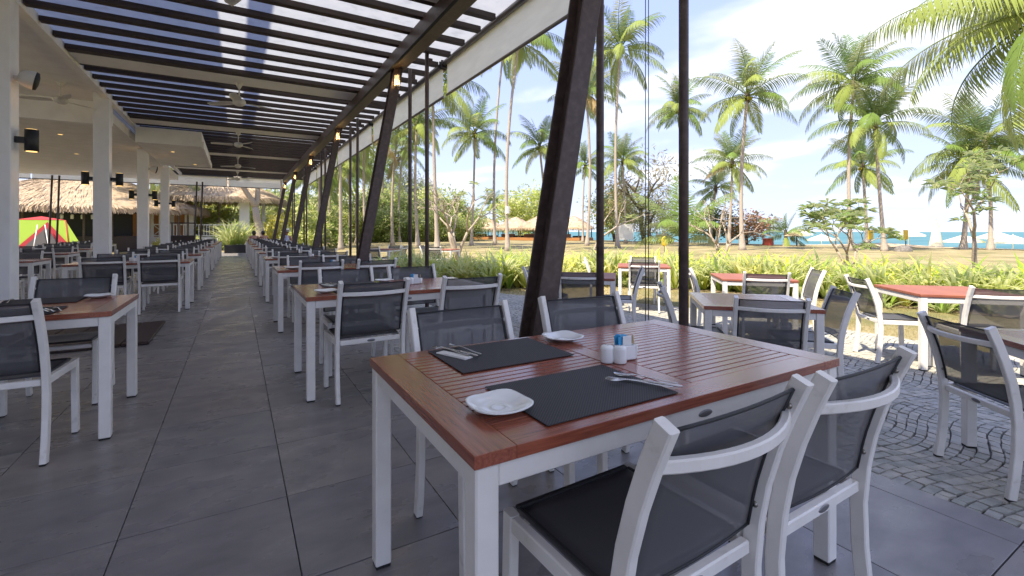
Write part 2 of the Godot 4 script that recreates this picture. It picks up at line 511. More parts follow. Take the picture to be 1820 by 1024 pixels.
# Tables: near ones with every slat, far ones with a closed top.
func make_table(lx: float, lz: float, slats: bool, along: Material, across: Material) -> Node3D:
	var t := Node3D.new()
	t.name = "dining_table"
	var w: Material = M.white_metal
	var top := 0.746
	var leg := box_mesh(Vector3(0.056, top - 0.032 - 0.010, 0.056), 0.004)
	var pad := box_mesh(Vector3(0.052, 0.012, 0.052), 0.002)
	for sx in [-1, 1]:
		for sz in [-1, 1]:
			var l := part(t, "leg", leg, w, Vector3(sx * (lx / 2 - 0.034), (top - 0.032) / 2 + 0.005, sz * (lz / 2 - 0.034)))
			part(l, "foot_pad", pad, M.rubber, Vector3(0, -(top - 0.032) / 2 + 0.001, 0))
	for s in [-1, 1]:
		part(t, "apron", box_mesh(Vector3(lx - 0.126, 0.052, 0.024), 0.003), w, Vector3(0, top - 0.0585, s * (lz / 2 - 0.022)))
		part(t, "apron", box_mesh(Vector3(0.024, 0.052, lz - 0.126), 0.003), w, Vector3(s * (lx / 2 - 0.022), top - 0.0585, 0))
	if not slats:
		part(t, "tabletop", box_mesh(Vector3(lx, 0.030, lz), 0.004), along, Vector3(0, top - 0.016, 0))
		return t
	var eb := 0.102
	var sb := 0.088
	for s in [-1, 1]:
		part(t, "end_board", box_mesh(Vector3(eb, 0.030, lz), 0.0012), across, Vector3(s * (lx / 2 - eb / 2), top - 0.016, 0))
		part(t, "side_board", box_mesh(Vector3(lx - 2 * eb - 0.0006, 0.030, sb), 0.0012), along, Vector3(0, top - 0.016, s * (lz / 2 - sb / 2)))
	var mid := lx > 1.0
	var inner := lx - 2 * eb
	if mid:
		part(t, "cross_board", box_mesh(Vector3(0.080, 0.030, lz - 2 * sb - 0.002), 0.003), across, Vector3(0, top - 0.0162, 0))
	var n := int((lz - 2 * sb) / 0.0335)
	var pitch := (lz - 2 * sb) / n
	var sl: float = (inner - 0.080) / 2 - 0.004 if mid else inner - 0.004
	var mesh := box_mesh(Vector3(sl, 0.030, pitch - 0.0060), 0.0012)
	for side in ([-1, 1] if mid else [0]):
		for i in n:
			part(t, "slat", mesh, along, Vector3(side * (0.040 + inner / 2) / 2, top - 0.0168, -lz / 2 + sb + pitch * (i + 0.5)))
	for s in [-1, 1]:
		part(t, "slat_bearer", box_mesh(Vector3(0.03, 0.014, lz - 2 * sb), 0.0), M.dark_boards, Vector3(s * lx * 0.22, top - 0.0395, 0))
	part(t, "badge", chair_meshes.badge, M.badge, Vector3(0.0, top - 0.060, lz / 2 - 0.0095), Basis(Vector3.RIGHT, PI / 2))
	return t

# ------------------------------------------------------------------ things on tables
func plate_mesh() -> ArrayMesh:
	var st := begin(true)
	var f := func(r, a, lower):
		var ca := absf(cos(a))
		var sa := absf(sin(a))
		var edge: float = 0.094 / pow(pow(ca, 3.2) + pow(sa, 3.2), 1.0 / 3.2)
		var rr: float = lerpf(r * 0.090, r * edge, smoothstep(0.35, 1.0, r))
		var y: float = 0.006 + 0.018 * pow(smoothstep(0.38, 1.0, r), 1.3) + (edge - 0.094) * 0.32 * smoothstep(0.5, 1.0, r)
		if r > 0.20 and r < 0.30: y += 0.0018
		if lower: y = maxf(y - 0.0055, 0.0006) if r < 0.99 else y - 0.0042
		return Vector3(cos(a) * rr, y, -sin(a) * rr)
	var rs := [0.0, 0.12, 0.19, 0.22, 0.28, 0.31, 0.40, 0.55, 0.7, 0.85, 0.95, 1.0]
	for i in rs.size() - 1:
		for j in 40:
			var a := TAU * j / 40
			var b := TAU * (j + 1) / 40
			quad(st, f.call(rs[i + 1], a, false), f.call(rs[i], a, false), f.call(rs[i], b, false), f.call(rs[i + 1], b, false))
			quad(st, f.call(rs[i], a, true), f.call(rs[i + 1], a, true), f.call(rs[i + 1], b, true), f.call(rs[i], b, true))
	for j in 40:
		var a := TAU * j / 40
		var b := TAU * (j + 1) / 40
		quad(st, f.call(1.0, a, true), f.call(1.0, a, false), f.call(1.0, b, false), f.call(1.0, b, true))
	return done(st)

# Cutlery lies along x with its handle towards +x.
func cutlery(kind: String) -> ArrayMesh:
	var st := begin(true)
	var sec := func(x, w, y, t): return [x, w, y, t]
	var rows := []
	if kind == "fork":
		rows = [[0.098, 0.011, 0.003, 0.0022], [0.09, 0.013, 0.0035, 0.003], [0.05, 0.009, 0.005, 0.003], [0.0, 0.005, 0.009, 0.0035], [-0.035, 0.006, 0.010, 0.003], [-0.048, 0.020, 0.008, 0.002], [-0.060, 0.023, 0.006, 0.002]]
	elif kind == "spoon":
		rows = [[0.098, 0.011, 0.003, 0.0022], [0.09, 0.013, 0.0035, 0.003], [0.05, 0.009, 0.005, 0.003], [0.0, 0.005, 0.009, 0.0035], [-0.035, 0.007, 0.010, 0.003], [-0.046, 0.022, 0.008, 0.0022], [-0.065, 0.034, 0.005, 0.002], [-0.085, 0.030, 0.005, 0.002], [-0.097, 0.012, 0.008, 0.002]]
	else:
		rows = [[0.112, 0.010, 0.005, 0.005], [0.10, 0.017, 0.006, 0.008], [0.05, 0.013, 0.006, 0.008], [0.018, 0.010, 0.006, 0.007], [0.010, 0.016, 0.006, 0.002], [-0.05, 0.018, 0.004, 0.0016], [-0.09, 0.015, 0.004, 0.0014], [-0.108, 0.004, 0.004, 0.001]]
	for i in rows.size() - 1:
		var p: Array = rows[i]
		var q: Array = rows[i + 1]
		var ring := func(r): return [Vector3(r[0], r[2], -r[1] / 2), Vector3(r[0], r[2] + r[3] / 2, 0), Vector3(r[0], r[2], r[1] / 2), Vector3(r[0], r[2] - r[3] / 2, 0)]
		var a: Array = ring.call(p)
		var b: Array = ring.call(q)
		for j in 4: quad_out(st, a[j], b[j], b[(j + 1) % 4], a[(j + 1) % 4], Vector3((p[0] + q[0]) / 2, (p[2] + q[2]) / 2, 0))
	if kind == "fork":
		for k in 4:
			var z := -0.0095 + 0.00633 * k
			tube(st, [Vector3(-0.058, 0.006, z), Vector3(-0.075, 0.0045, z), Vector3(-0.098, 0.007, z * 0.9)], [0.0016, 0.0014, 0.0007], 5)
	return done(st)

func lay_table() -> void:
	var y := 0.7465
	var lay := 0.750
	var mat_st := begin()
	box(mat_st, Vector3.ZERO, Vector3(0.452, 0.003, 0.322), 0.0008)
	var mat_mesh := done(mat_st)
	var plate := plate_mesh()
	var fork := cutlery("fork")
	var knife := cutlery("knife")
	var spoon := cutlery("spoon")
	var nap := begin()
	box(nap, Vector3(0, 0.002, 0), Vector3(0.15, 0.004, 0.040), 0.001)
	box(nap, Vector3(0.02, 0.0055, 0.003), Vector3(0.11, 0.003, 0.032), 0.001)
	var nap_mesh := done(nap)
	# the two places laid on the near table, then on the second table and the nearest table across the aisle
	var where := [
		[Vector3(0.857, 0, 1.068), "front place of the nearest table", Vector3(0.586, 0, 1.060), 0.05, Vector3(1.045, 0, 1.005), -0.95, true],
		[Vector3(0.857, 0, 1.545), "far place of the nearest table", Vector3(1.192, 0, 1.600), -0.03, Vector3(0.712, 0, 1.620), -1.25, true],
		[Vector3(0.870, 0, 3.740), "front place of the second table", Vector3(0.580, 0, 3.760), 0.1, Vector3(1.06, 0, 3.70), -1.0, true],
		[Vector3(0.850, 0, 4.250), "far place of the second table", Vector3(1.170, 0, 4.300), 0.0, Vector3(0.69, 0, 4.25), -1.3, true],
		[Vector3(-1.120, 0, 3.720), "front place of the table across the aisle", Vector3(-1.42, 0, 3.74), 0.0, Vector3(-0.93, 0, 3.66), -1.1, true],
		[Vector3(-1.130, 0, 4.240), "far place of the table across the aisle", Vector3(-0.83, 0, 4.28), 0.1, Vector3(-1.31, 0, 4.25), -1.3, true]]
	for p in where:
		var a: Vector3 = p[0]
		solo("placemat", mat_mesh, M.placemat, "charcoal woven placemat at the " + p[1], "placemat", V(a.x, y + 0.0018, a.z), 0.0, "placemats")
		var q: Vector3 = p[2]
		solo("side_plate", plate, M.china, "square white side plate at the " + p[1], "plate", V(q.x, y, q.z), p[3], "side plates").scale = Vector3.ONE * 0.84
		var c: Vector3 = p[4]
		var b := Basis(Vector3.UP, p[5])
		var base := V(c.x, lay, c.z)
		if p[1].begins_with("far"): solo("paper_napkin", nap_mesh, M.napkin, "folded pale napkin at the " + p[1], "napkin", base + b * Vector3(0.02, 0, 0.030), p[5] + 0.06, "paper napkins")
		solo("fork", fork, M.steel, "steel fork at the " + p[1], "fork", base + b * Vector3(-0.01, 0.0065, 0.022), p[5] + 0.05, "steel forks")
		solo("table_knife", knife, M.steel, "steel table knife at the " + p[1], "knife", base + b * Vector3(0.0, 0.0025, -0.008), p[5] - 0.04, "steel knives")
		solo("spoon", spoon, M.steel, "steel spoon at the " + p[1], "spoon", base + b * Vector3(0.0, 0.0025, -0.044), p[5] - 0.09, "steel spoons")
	# plates on tables further along
	var far_plates := [[0.60, 6.36, "third table along the glass side"], [0.60, 9.10, "fourth table along the glass side"], [-0.86, 9.0, "second table across the aisle"]]
	for f in far_plates:
		solo("side_plate", plate, M.china, "square white side plate on the aisle end of the " + f[2], "plate", V(f[0], y, f[1]), 0.0, "side plates")
	condiments(V(1.185, y, 1.262), "nearest table", true)
	condiments(V(1.34, y, 4.02), "second table", false)
	condiments(V(1.10, y, 6.62), "third table along the glass side", false)
	condiments(V(1.15, y, 9.4), "fourth table along the glass side", false)
	condiments(V(-1.36, y, 9.3), "second table across the aisle", false)
	condiments(V(-1.30, y, 12.0), "third table across the aisle", false)
	condiments(V(-1.30, y, 14.9), "fourth table across the aisle", false)

func condiments(at: Vector3, which: String, full: bool) -> void:
	var sh := lathe_mesh([Vector2(0, 0), Vector2(0.0185, 0), Vector2(0.0195, 0.002), Vector2(0.020, 0.012), Vector2(0.020, 0.040), Vector2(0.0192, 0.0455), Vector2(0.016, 0.049), Vector2(0.008, 0.0505), Vector2(0, 0.051)], 20)
	var hole := box_mesh(Vector3(0.002, 0.002, 0.002), 0)
	for k in 2:
		var p: Vector3 = at + [Vector3(-0.058, 0, 0.010), Vector3(-0.024, 0, 0.038)][k]
		var t := thing("shaker", "%s round white shaker on the %s" % [["rear", "front"][k], which], "shaker", p, 0.0, "white table shakers")
		t.scale = Vector3.ONE * 1.18
		part(t, "body", sh, M.china)
		if full:
			for i in 3: part(t, "hole", hole, M.black_metal, Vector3(0.005 * cos(i * 2.1), 0.0505, 0.005 * sin(i * 2.1)))
	var hold := begin()
	var c := Vector3(0.022, 0, 0.008)
	box(hold, c + Vector3(0, 0.003, 0), Vector3(0.058, 0.006, 0.040), 0.002)
	for s in [-1, 1]:
		box(hold, c + Vector3(s * 0.0275, 0.023, 0), Vector3(0.004, 0.042, 0.044), 0.0015)
		box(hold, c + Vector3(0, 0.023, s * 0.020), Vector3(0.0505, 0.042, 0.004), 0.0015)
	solo("sachet_holder", done(hold), M.china, "square white porcelain sachet holder on the " + which, "holder", at, -0.05, "sachet holders").scale = Vector3.ONE * 1.18
	var sach := begin()
	box(sach, Vector3(0, 0.038, 0), Vector3(0.040, 0.076, 0.0030), 0.001)
	var sm := done(sach)
	var sachets := 7 if full else 3
	for i in sachets:
		var blue := i >= (2 if full else 1)
		var u := float(i) / maxf(1.0, sachets - 1.0)
		var p := at + Vector3(0.022 - (0.008 if blue else -0.004) + 0.004 * sin(i * 5.0), 0.007 + (0.006 * absf(sin(i * 3.0)) if blue else 0.0), 0.022 - 0.026 * u)
		var o := solo("sugar_sachet", sm, M.blue_paper if blue else M.white_paper, "%s paper sachets standing in the holder on the %s" % ["blue" if blue else "white", which], "sachet", p, -0.05 + 0.25 * sin(i * 7.0), "%s sachets on the %s" % ["blue" if blue else "white", which])
		o.rotation.z = 0.10 * sin(i * 4.0)
	var t := thing("toothpick_holder", "white cup of toothpicks on the " + which, "holder", at + Vector3(0.076, 0, -0.002), 0.0, "toothpick cups")
	part(t, "cup", lathe_mesh([Vector2(0, 0), Vector2(0.016, 0), Vector2(0.0175, 0.002), Vector2(0.0175, 0.046), Vector2(0.0150, 0.046), Vector2(0.0145, 0.006), Vector2(0, 0.005)], 18), M.china)
	var pick := begin(true)
	tube(pick, [Vector3(0, 0.006, 0), Vector3(0, 0.074, 0), Vector3(0, 0.078, 0)], [0.0016, 0.0016, 0.0004], 5)
	var pm := done(pick)
	for i in (26 if full else 8):
		var a := i * 2.4
		var r := 0.0125 * sqrt((i + 0.5) / 26.0)
		part(t, "toothpick", pm, M.toothpick, Vector3(r * 0.8 * cos(a), 0, r * 0.8 * sin(a)), Basis(Vector3(sin(a), 0, -cos(a)), -0.10 * (r / 0.0125)))

# ------------------------------------------------------------------ terrace, roof and building
func build_floor() -> void:
	var floor_ := structure("terrace_floor", block(-10.0, 2.735, GROUND - 0.25, -0.012, -6.0, 32.0), M.grout)
	var tm := box_mesh(Vector3(0.5962, 0.02, 0.5948), 0.0012)
	var strip := box_mesh(Vector3(0.146, 0.02, 0.5948), 0.0012)
	rng.seed = 11
	var rest := [begin(), begin(), begin(), begin(), begin()]
	var n := 0
	for j in range(-5, 50):
		for i in range(-12, 6):
			var x := -0.402 + 0.6 * i + 0.3
			var a := 2.959 + 0.6 * j - 0.3
			if i == 5: x = 2.598 + 0.075
			var v := rng.randi_range(0, 4)
			var near := a > 0.2 and a < 9.4 and x > -0.30 * a - 0.4 and n < 296
			if near:
				part(floor_, "tile", strip if i == 5 else tm, M["tile%d" % v], V(x, -0.010 + rng.randf() * 0.0004, a))
				n += 1
			else:
				box(rest[v], V(x, -0.010, a), Vector3(0.146 if i == 5 else 0.5962, 0.02, 0.5962))
	for v in 5:
		var o := part(floor_, "far_tiles", done(rest[v]), M["tile%d" % v])
		o.set_meta("kind", "stuff")
	# ramp mat of dark boards by the aisle
	var t := thing("board_mat", "low mat of dark brown boards on the tiles beside the left row", "mat", V(-1.62, 0, 6.95))
	for k in 7:
		part(t, "board", box_mesh(Vector3(0.232, 0.034, 1.36), 0.006), M.dark_boards, Vector3(-0.78 + 0.246 * k, 0.021, 0))
	for s in [-1, 1]: part(t, "bearer", box_mesh(Vector3(1.6, 0.006, 0.06)), M.rubber, Vector3(-0.05, 0.003, s * 0.5))

func edge_x(a: float) -> float:
	# where the pavers meet the lawn
	var k := [[-8.0, 7.35], [3.0, 7.3], [5.5, 6.95], [7.2, 6.2], [8.6, 5.15], [10.0, 4.6], [11.0, 3.4], [11.6, 2.75]]
	for i in k.size() - 1:
		if a <= k[i + 1][0]: return lerpf(k[i][1], k[i + 1][1], clampf((a - k[i][0]) / (k[i + 1][0] - k[i][0]), 0, 1))
	return 2.75

func build_pavers() -> void:
	var st := begin()
	for i in 36:
		var a0 := -6.0 + i * 0.49
		var a1 := a0 + 0.49
		quad_out(st, V(2.735, GROUND - 0.006, a0), V(edge_x(a0), GROUND - 0.006, a0), V(edge_x(a1), GROUND - 0.006, a1), V(2.735, GROUND - 0.006, a1), V(5, -5, 3))
	var bed := structure("paved_patio", done(st), M.paver_bed)
	rng.seed = 23
	# stones laid in overlapping fans: arcs across columns 0.74 m wide
	var stones := []
	var col_w := 0.68
	var rows := 0.060
	for ci in range(-1, 9):
		var x0 := 2.74 + ci * col_w
		var j := 0
		while j * rows < 16.2:
			var base := -4.5 + j * rows
			var cuts := [0.0]
			var u := 0.0
			while u < 1.0:
				u += rng.randf_range(0.085, 0.17)
				if u > 0.9: u = 1.0
				cuts.append(u)
			for k in cuts.size() - 1:
				var q := []
				for w in [[cuts[k], 0.0], [cuts[k], 1.0], [cuts[k + 1], 1.0], [cuts[k + 1], 0.0]]:
					var x: float = x0 + w[0] * col_w
					var bend := 0.07 * sin(PI * w[0]) * (1.0 if ci % 2 == 0 else -1.0)
					var jit := 0.007
					q.append(Vector2(x + rng.randf_range(-jit, jit) + (0.02 * sin(base * 9.0) if w[0] > 0.02 and w[0] < 0.98 else 0.0), base + w[1] * rows + bend + rng.randf_range(-jit, jit) * 0.8))
				var c: Vector2 = (q[0] + q[1] + q[2] + q[3]) / 4.0
				if c.x > 2.80 and c.x < edge_x(c.y) - 0.03 and c.y > -1.5 and c.y < 11.2 and c.y < 1.9 * c.x + 2.0:
					stones.append([c, q])
			j += 1
	stones.sort_custom(func(a, b): return (a[0] - Vector2(3.6, 1.4)).length() < (b[0] - Vector2(3.6, 1.4)).length())
	var rest := [begin(), begin(), begin()]
	for i in stones.size():
		var c: Vector2 = stones[i][0]
		var q: Array = stones[i][1]
		var v := rng.randi_range(0, 2)
		var tall := 0.010 + rng.randf() * 0.004
		var single := i < 290
		var s: SurfaceTool = begin() if single else rest[v]
		var o := Vector3.ZERO if single else V(c.x, GROUND, c.y)
		var lo := []
		var hi := []
		for p in q:
			var d: Vector2 = (p - c)
			var l := d.length()
			var e := d * maxf(0.3, (l - 0.0042) / l)
			var g := d * maxf(0.25, (l - 0.0080) / l)
			lo.append(o + Vector3(e.x, -0.004, -e.y))
			hi.append(o + Vector3(g.x, tall - 0.004, -g.y))
		var mid := o + Vector3(0, -0.03, 0)
		quad_out(s, hi[0], hi[1], hi[2], hi[3], mid)
		for k in 4: quad_out(s, lo[k], hi[k], hi[(k + 1) % 4], lo[(k + 1) % 4], mid)
		if single: part(bed, "paving_stone", done(s), M["paver%d" % v], V(c.x, GROUND, c.y))
	for v in 3:
		var o := part(bed, "far_paving_stones", done(rest[v]), M["paver%d" % v])
		o.set_meta("kind", "stuff")

const BAY := 4.75

func build_roof() -> void:
	var t := thing("terrace_roof", "flat terrace roof of dark battens and white beams under translucent sheets", "roof", Vector3.ZERO)
	var beams := [0.2, 4.95, 9.7, 14.45, 19.2, 23.95]
	for b in beams:
		part(t, "white_beam", block(-2.18, 2.06, 3.90, 3.985, b - 0.26, b + 0.26, 0.004), M.plaster)
	# battens
	var bm := begin()
	box(bm, Vector3.ZERO, Vector3(5.02, 0.072, 0.096), 0.004)
	var batten := done(bm)
	var a := -2.03
	while a < 26.6:
		var free := true
		for b in beams:
			if absf(a - b) < 0.33: free = false
		if free: part(t, "batten", batten, M.batten, V(0.33, 3.945, a))
		a += 0.515
	for b in beams:
		for s in [-1, 1]: part(t, "batten", batten, M.batten, V(0.33, 3.945, b + s * 0.325))
	# sheets
	a = -2.3
	while a < 26.5:
		var st := begin()
		quad_out(st, V(-2.45, 4.02, a), V(3.06, 4.0, a), V(3.06, 4.0, a + 1.03), V(-2.45, 4.02, a + 1.03), V(0, 0, a))
		part(t, "roof_sheet", done(st), M.roof_sheet)
		a += 1.03
	# beam over the posts, with its cables, and the fascia at the far end
	part(t, "post_beam", block(2.03, 2.19, 3.70, 3.927, -2.3, 26.5, 0.006), M.brown_steel)
	part(t, "post_beam_flange", block(2.0, 2.22, 3.682, 3.698, -2.3, 26.5, 0.003), M.brown_steel)
	for k in 3: part(t, "cable", tube_mesh([V(2.02 - 0.022 * k, 3.665 - 0.012 * k, -2.2), V(2.02 - 0.022 * k, 3.665 - 0.012 * k, 26.0)], [0.009], 6), M.black_metal)
	part(t, "edge_angle", block(2.955, 3.02, 3.90, 3.985, -2.3, 26.6, 0.004), M.brown_steel)
	part(t, "wall_angle", block(-2.30, -2.19, 3.86, 3.985, -2.3, 26.6, 0.004), M.plaster)
	# roller blinds along the edge: tube, cloth, bottom bar; one per bay
	var ordinal := ["nearest", "second", "third", "fourth", "fifth", "sixth", "seventh"]
	for k in 6:
		var a0 := 2.45 + BAY * (k - 1)
		var a1 := a0 + BAY - 0.12
		var r := thing("roller_blind", "%s half-lowered white roller blind along the roof edge" % ordinal[k], "blind", V(2.90, 0, 0), 0.0, "roller blinds along the roof edge")
		part(r, "roller", tube_mesh([V(0, 3.935, a0), V(0, 3.935, a1)], [0.042], 14), M.aluminium)
		var cl := begin()
		quad_out(cl, V(0.037, 3.44, a0 + 0.03), V(0.037, 3.93, a0 + 0.03), V(0.037, 3.93, a1 - 0.03), V(0.037, 3.44, a1 - 0.03), V(2, 3.6, a0))
		part(r, "cloth", done(cl), M.blind_cloth)
		part(r, "bottom_bar", tube_mesh([V(0.037, 3.425, a0 + 0.02), V(0.037, 3.425, a1 - 0.02)], [0.022], 10), M.aluminium)
		for e in [a0 - 0.02, a1 + 0.02]: part(r, "bracket", block(-0.05, 0.06, 3.86, 3.985, e - 0.012, e + 0.012, 0.003), M.black_metal)
	part(t, "end_fascia", block(-9.9, 3.0, 3.90, 4.05, 26.52, 26.64, 0.004), M.batten)
	for k in 5:
		var x0 := -9.6 + k * 2.31
		var r := thing("roller_blind", "white blind across the far end of the terrace, %s from the building" % ordinal[k].replace("nearest", "first"), "blind", V(0, 0, 26.72), 0.0, "blinds across the far end")
		part(r, "roller", tube_mesh([V(x0, 3.88, 0), V(x0 + 2.3, 3.88, 0)], [0.042], 12), M.aluminium)
		var cl := begin()
		quad_out(cl, V(x0 + 0.02, 3.42, -0.04), V(x0 + 0.02, 3.88, -0.04), V(x0 + 2.28, 3.88, -0.04), V(x0 + 2.28, 3.42, -0.04), V(x0, 3.6, 4))
		part(r, "cloth", done(cl), M.blind_cloth)
		part(r, "bottom_bar", tube_mesh([V(x0 + 0.01, 3.405, -0.04), V(x0 + 2.29, 3.405, -0.04)], [0.022], 8), M.aluminium)
	# blind guide wires in the nearest bay
	for k in 2:
		solo("guide_wire", tube_mesh([V(2.90 + 0.035 * k, 0.0 if k == 0 else -0.14, 2.76), V(2.90 + 0.035 * k, 3.43, 2.76)], [0.0035], 6), M.black_metal, "%s of the two thin black blind wires beyond the nearest table" % ["left", "right"][k], "wire", Vector3.ZERO, 0.0, "blind wires")

func build_posts() -> void:
	var ordinal := ["nearest", "second", "third", "fourth", "fifth", "sixth"]
	for k in 6:
		var a := 2.36 + BAY * k - (0.0 if k == 0 else 0.06)
		# leaning I-section: flanges face along the aisle
		var foot := 1.45
		var head := 2.115
		var top := 3.68
		var t := thing("leaning_post", "%s dark brown steel post leaning outwards under the roof beam" % ordinal[k], "post", V(foot, 0, a), 0.0, "leaning steel posts")
		var lean := Vector3(head - foot, top, 0)
		var n := lean.normalized()
		var b := Basis(Vector3(n.y, -n.x, 0), n, Vector3(0, 0, 1))
		var len := lean.length() + 0.02
		for s in [-1, 1]:
			part(t, "flange", box_mesh(Vector3(0.135, len, 0.014), 0.003), M.brown_steel, lean / 2 + Vector3(0, 0, s * 0.074), b)
		part(t, "web", box_mesh(Vector3(0.012, len, 0.132), 0.0), M.brown_steel, lean / 2, b)
		part(t, "base_plate", box_mesh(Vector3(0.24, 0.014, 0.24), 0.003), M.brown_steel, Vector3(0.0, 0.007, 0))
		part(t, "head_plate", box_mesh(Vector3(0.02, 0.22, 0.30), 0.003), M.brown_steel, lean + Vector3(0.0, -0.10, 0))
		# lamp on the face towards the aisle end
		var lp := V(foot, 0, a) + lean * 0.945 + Vector3(0.0, 0, 0.090)
		var l := thing("post_lamp", "small lit glass lamp near the top of the %s leaning post" % ordinal[k], "lamp", lp, 0.0, "lamps on the leaning posts")
		part(l, "back_plate", box_mesh(Vector3(0.075, 0.17, 0.014), 0.004), M.fan_white, Vector3(0, 0, -0.001))
		part(l, "glass", lathe_mesh([Vector2(0.036, -0.08), Vector2(0.036, 0.05), Vector2(0.028, 0.075), Vector2(0, 0.085)], 14), M.lamp_glass, Vector3(0, 0, 0.045))
		part(l, "bulb", lathe_mesh([Vector2(0, -0.055), Vector2(0.02, -0.048), Vector2(0.024, -0.03), Vector2(0.018, -0.008), Vector2(0, 0.0)], 12), M.lamp_glow, Vector3(0, 0, 0.045))
		part(l, "cap", lathe_mesh([Vector2(0, -0.092), Vector2(0.038, -0.092), Vector2(0.038, -0.078), Vector2(0, -0.078)], 14), M.fan_white, Vector3(0, 0, 0.045))
		var light := OmniLight3D.new()
		light.name = "post_lamp_light"
		light.light_color = Color(1.0, 0.80, 0.5)
		light.light_energy = 0.02
		light.omni_range = 14.0
		light.omni_attenuation = 2.0
		light.light_size = 0.02
		light.shadow_enabled = true
		light.position = Vector3(0, -0.03, 0.045)
		l.add_child(light)
		# the pair of round poles beside each post
		for s in 2:
			var p := thing("round_pole", "%s round brown pole of the pair beside the %s leaning post" % [["nearer", "farther"][s], ordinal[k]], "pole", V(2.50, 0, [2.05, 2.86][s] + BAY * k), 0.0, "round brown poles")
			part(p, "shaft", tube_mesh([Vector3(0, 0.01, 0), Vector3(0, 3.93, 0)], [0.031], 16), M.brown_steel)
			part(p, "base_flange", lathe_mesh([Vector2(0.075, 0.0), Vector2(0.075, 0.012), Vector2(0.032, 0.014), Vector2(0.031, 0.03)], 16), M.brown_steel)
			part(p, "bracket", box_mesh(Vector3(0.12, 0.10, 0.012), 0.002), M.brown_steel, Vector3(0.03, 3.81, 0))

